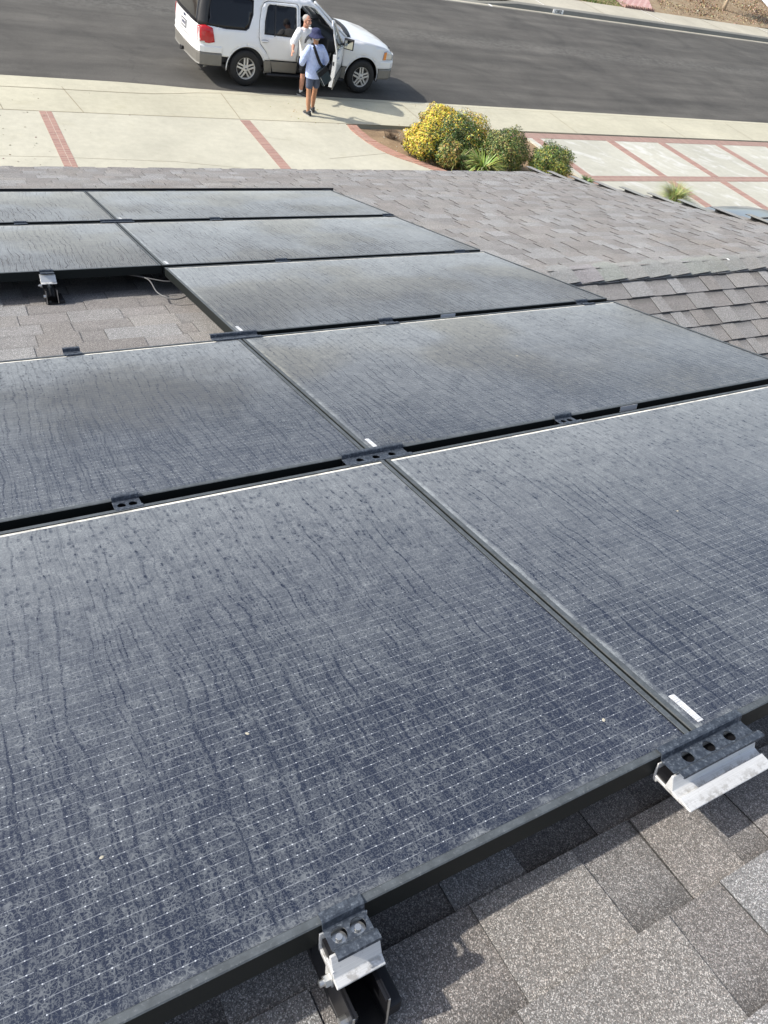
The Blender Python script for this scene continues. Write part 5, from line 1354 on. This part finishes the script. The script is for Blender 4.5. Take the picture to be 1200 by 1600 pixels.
for c in ((-.11, -.02), (.10, .01)):
    b = MB(); b.tube([(c[0], c[1], .07), (c[0], c[1], .17)], [.042, .043], 14); b.build('sock', M['shirt_white' if c[0] > 0 else 'blackcloth'], pb, smooth=True)
shoe((-.11, -.02, 0), R(-15), 'shoe', pb, M['shoe'], 1.08, M['sole']); shoe((.10, .01, 0), R(20), 'shoe', pb, M['shoe'], 1.08, M['sole'])
# plastic bag on the sill beside the hat wearer
b = MB(); r_ = random.Random(4)
for i in range(5): b.ell((r_.uniform(-.07, .07), r_.uniform(-.05, .05), .08 + r_.uniform(-.03, .05)), (.08, .06, .08), None, 10, 8)
o = remeshed(b, 'carrier_bag', mat_cloth('pale green plastic', (0.50, 0.60, 0.55), 1.0, 18), None, .012, 1); o.location = (7.88, 18.42, .41 + AZ)
tag(o, 'crumpled pale green carrier bag on the sill of the open car doorway', 'carrier bag')

# ================================================================== plants
def lump(d, seed):
    return 1 + .10 * math.sin(5 * d.x + seed) * math.cos(4 * d.y + 2 * seed) + .07 * math.sin(9 * d.z + 3 * seed + 4 * d.x) + .05 * math.sin(14 * d.y + seed)
def bush(loc, r, label, n, cols, yel, yfun, seed, leaf=.030, kind='bush', grp='clipped bushes in the planting bed'):
    e = empty('bush', Matrix.Translation(loc), label, kind, grp); q = random.Random(seed); b = MB()
    for i in range(n):
        z = q.uniform(-.75, 1); a = q.uniform(0, 6.2832); k = math.sqrt(1 - z * z); d = Vector((k * math.cos(a), k * math.sin(a), z))
        rad = lump(d, seed) * (q.uniform(.80, 1.05) if q.random() < .8 else q.uniform(.55, .85)); c = Vector((d.x * r[0], d.y * r[1], d.z * r[2])) * rad + Vector((0, 0, r[2] * .82))
        if c.z < .02: continue
        nn = (d + Vector((q.uniform(-1, 1), q.uniform(-1, 1), q.uniform(-.6, 1))) * .75).normalized()
        t = nn.cross(Vector((q.uniform(-1, 1), q.uniform(-1, 1), q.uniform(-1, 1)))).normalized(); s = nn.cross(t)
        L = leaf * q.uniform(.7, 1.25); w = L * .42
        yy = yfun(d, c) 
        col = q.choice(yel) if q.random() < yy else q.choice(cols); col = tuple(v * q.uniform(.75, 1.2) for v in col)
        P = [c - t * L, c + s * w + nn * w * .25, c + t * L, c - s * w + nn * w * .25]
        b.add(P, [(0, 1, 2), (0, 2, 3)], col)
    b.build('foliage', M['leaf'], e)
    b = MB()
    for i in range(26):
        a = q.uniform(0, 6.28); zz = q.uniform(.2, 1.0); k = q.uniform(.3, .8)
        p2 = Vector((math.cos(a) * r[0] * k, math.sin(a) * r[1] * k, r[2] * (.3 + zz)))
        b.tube([(0, 0, -.05), p2 * .45 + Vector((0, 0, .02)), p2], [.018, .010, .004], 5)
    b.build('stem', M['twig'], e, smooth=True); return e
GR = [(0.055, 0.105, 0.022), (0.085, 0.14, 0.032), (0.035, 0.07, 0.018), (0.13, 0.17, 0.045)]
YE = [(0.68, 0.54, 0.045), (0.60, 0.49, 0.06), (0.76, 0.63, 0.10), (0.40, 0.36, 0.07), (0.44, 0.31, 0.08)]
TN = [(0.34, 0.30, 0.09), (0.27, 0.27, 0.08), (0.40, 0.33, 0.12)]
dirn = lambda x, y, z: Vector((x, y, z)).normalized()
def yf(base, lo, d0, gain):
    d0 = dirn(*d0); return lambda d, c: max(0, min(1, base + gain * max(0, d.dot(d0) - .1) + .25 * math.sin(7 * d.x + 3) * math.sin(6 * d.z)))
bush((9.82, 15.30, 0), (.54, .50, .42), 'tall yellow leaved bush at the back of the bed, nearest the street', 8200, GR, YE, yf(.34, 0, (-.5, -.4, .9), 1.0), 3, .027)
bush((8.85, 14.33, 0), (.48, .48, .37), 'bright yellow rounded bush at the left end of the bush cluster', 7000, GR, YE, yf(.30, 0, (-.9, -.1, .6), 1.0), 5, .027)
bush((9.98, 14.52, 0), (.64, .55, .48), 'dark green bush with yellow patch on its upper right, in the middle of the cluster', 9500, GR, YE, yf(.16, 0, (.9, .2, .5), .9), 8, .026)
bush((10.64, 13.72, 0), (.56, .52, .47), 'dark green rounded bush flecked with tan leaves, right of the lily clump', 9500, [(0.085, .125, .03)] + GR, TN[:2] + [(.30, .30, .08)], yf(.26, 0, (0, -1, .2), .2), 12, .025)
bush((9.16, 13.82, 0), (.30, .30, .33), 'small tan and green bush in front of the bright yellow ones', 2400, GR, TN + YE[3:], yf(.55, 0, (0, -1, 0), .2), 15)
bush((11.62, 13.18, 0), (.54, .46, .42), 'separate green and lime bush at the right end, by the shingled roof edge', 8500, [(0.08, .13, .03)] + GR[:2], [(0.34, 0.34, 0.07), (.28, .30, .06)], yf(.25, 0, (.2, -1, 0), .5), 21, .025)
def strap_plant(loc, n, L, label, cols, seed, w=.016, cat='plant', grp=None):
    q = random.Random(seed); b = MB(); r0 = .09
    for i in range(n):
        a = q.uniform(0, 6.28); l = L * q.uniform(.6, 1.1); arch_ = q.uniform(.5, 1.25); c = tuple(v * q.uniform(.75, 1.2) for v in q.choice(cols))
        p = Vector((math.cos(a) * q.uniform(0, r0), math.sin(a) * q.uniform(0, r0), 0)); t = R(80) - q.uniform(0, .6); pr = None; N = 6
        sd = Vector((-math.sin(a), math.cos(a), 0))
        for k in range(N + 1):
            ww = w * (1 - (k / N) ** 2 * .9) * q.uniform(.9, 1.1); cur = (p - sd * ww, p + sd * ww)
            if pr: b.quad(pr[0], pr[1], cur[1], cur[0], c)
            pr = cur; p = p + Vector((math.cos(a) * math.cos(t), math.sin(a) * math.cos(t), math.sin(t))) * l / N; t -= arch_ / N * 1.7
    e = empty(label[0], Matrix.Translation(loc), label[1], cat, grp); b.build('leaves', M['leaf'], e); return e
LG = [(0.28, 0.36, 0.09), (0.34, 0.40, 0.12), (0.46, 0.46, 0.18), (0.18, 0.26, 0.06)]
strap_plant((9.90, 13.42, 0), 420, .62, ('lily_clump', 'arching lime green strap leaved clump between the small tan bush and the dark green one'), LG, 2, .019)
strap_plant((9.42, 13.80, 0), 130, .60, ('lily_clump', 'darker narrow strap leaved clump behind the small tan bush'), [(0.08, .14, .035), (.13, .19, .05), (.3, .33, .12)], 4, .013)
strap_plant((10.35, 13.05, 0), 60, .26, ('groundcover_plant', 'low lime sprigs under the dark green rounded bush, at the roof edge'), LG, 6, .02)
strap_plant((10.9, 12.95, 0), 60, .24, ('groundcover_plant', 'low lime sprigs between the dark bush and the separate right one'), LG, 7, .02)
strap_plant((12.72, 12.95, 0), 130, .20, ('groundcover_plant', 'small green tuft beside the brick grid at the roof edge'), [(0.1, .17, .04), (.2, .26, .07)], 8, .016)
strap_plant((14.75, 11.95, 0), 700, .60, ('ornamental_grass', 'wispy yellow green grass tuft rising behind the right hand roof edge'), [(0.30, .33, .11), (.42, .42, .17), (.2, .26, .08)], 9, .006)
b = MB(); q = random.Random(5)
for i in range(130):
    a = q.uniform(0, 6.28); l = q.uniform(.05, .17); p = Vector((q.uniform(-.12, .12), q.uniform(-.09, .09), 0)); b.tube([p, p + Vector((math.cos(a) * l * .7, math.sin(a) * l * .7, l))], [.003, .0015], 4)
tag(b.build('dry_weed', M['twig'], loc=(8.55, 15.35, -.02)), 'small dead brown weed on the bare soil left of the yellow bushes', 'weed')
b = MB()
for i in range(60):
    a = q.uniform(0, 6.28); l = q.uniform(.03, .10); p = Vector((q.uniform(-.08, .08), q.uniform(-.05, .05), 0)); b.tube([p, p + Vector((math.cos(a) * l * .8, math.sin(a) * l * .8, l * .6))], [.004, .002], 4)
tag(b.build('fallen_twigs', M['twig'], loc=(8.72, 15.0, -.02)), 'short dark twigs lying on the soil right of the dead weed', 'twigs')
# young tree on the far lot; its crown is above the picture
tr = empty('tree', Matrix.Translation((41.0, 35.1, bumpf(41, 35.1))), 'young tree with a thin pale leaning trunk on the mulch across the street', 'tree')
b = MB(); q = random.Random(3)
b.tube([(0, 0, -.1), (.02, 0, .5), (.12, 0, 1.4), (.28, .05, 2.3)], [.13, .09, .075, .06], 10)
tips = []
for i in range(9):
    a = i * 2.4; l = q.uniform(1.0, 1.7); s0 = Vector((.10 + .18 * i / 9, .02, 1.5 + .8 * i / 9)); e1 = s0 + Vector((math.cos(a) * l * .5, math.sin(a) * l * .5, l * .5)); e2 = e1 + Vector((math.cos(a + .4) * l * .45, math.sin(a + .4) * l * .45, l * .5)); b.tube([s0, e1, e2], [.04, .025, .01], 6); tips += [e1, e2]
b.build('trunk', M['bark'], tr, smooth=True)
b = MB()
for t_ in tips:
    for k in range(420):
        c = t_ + Vector((q.gauss(0, .34), q.gauss(0, .34), q.gauss(0, .28))); nn = Vector((q.uniform(-1, 1), q.uniform(-1, 1), q.uniform(-.3, 1))).normalized(); t = nn.cross(Vector((q.uniform(-1, 1), 1, q.uniform(-1, 1)))).normalized(); s = nn.cross(t); L = .06
        b.add([c - t * L, c + s * L * .5, c + t * L, c - s * L * .5], [(0, 1, 2, 3)], tuple(v * q.uniform(.7, 1.2) for v in q.choice(GR)))
b.build('crown', M['leaf'], tr)

b = MB(); q = random.Random(77)
for i in range(150):
    x = -1.2 + abs(q.gauss(0, 1.6)); y = q.uniform(13.3, 17.2); s = q.uniform(.008, .022); a = q.uniform(0, 6.28)
    b.add([(x + s * math.cos(a + t), y + s * .6 * math.sin(a + t), .006 + .004 * math.sin(3 * t)) for t in (0, 1.5, 3.1, 4.7)], [(0, 1, 2, 3)], tuple(v * q.uniform(.6, 1.3) for v in (.14, .10, .06)))
for i in range(90):
    x = q.uniform(6, 12.5); y = q.uniform(15.9, 17.6); s = q.uniform(.01, .022); a = q.uniform(0, 6.28)
    b.add([(x + s * math.cos(a + t), y + s * .6 * math.sin(a + t), .006 + .004 * math.sin(3 * t)) for t in (0, 1.5, 3.1, 4.7)], [(0, 1, 2, 3)], tuple(v * q.uniform(.6, 1.3) for v in (.3, .22, .06)))
tag(b.build('leaf_litter', M['leaf']), kind='stuff')
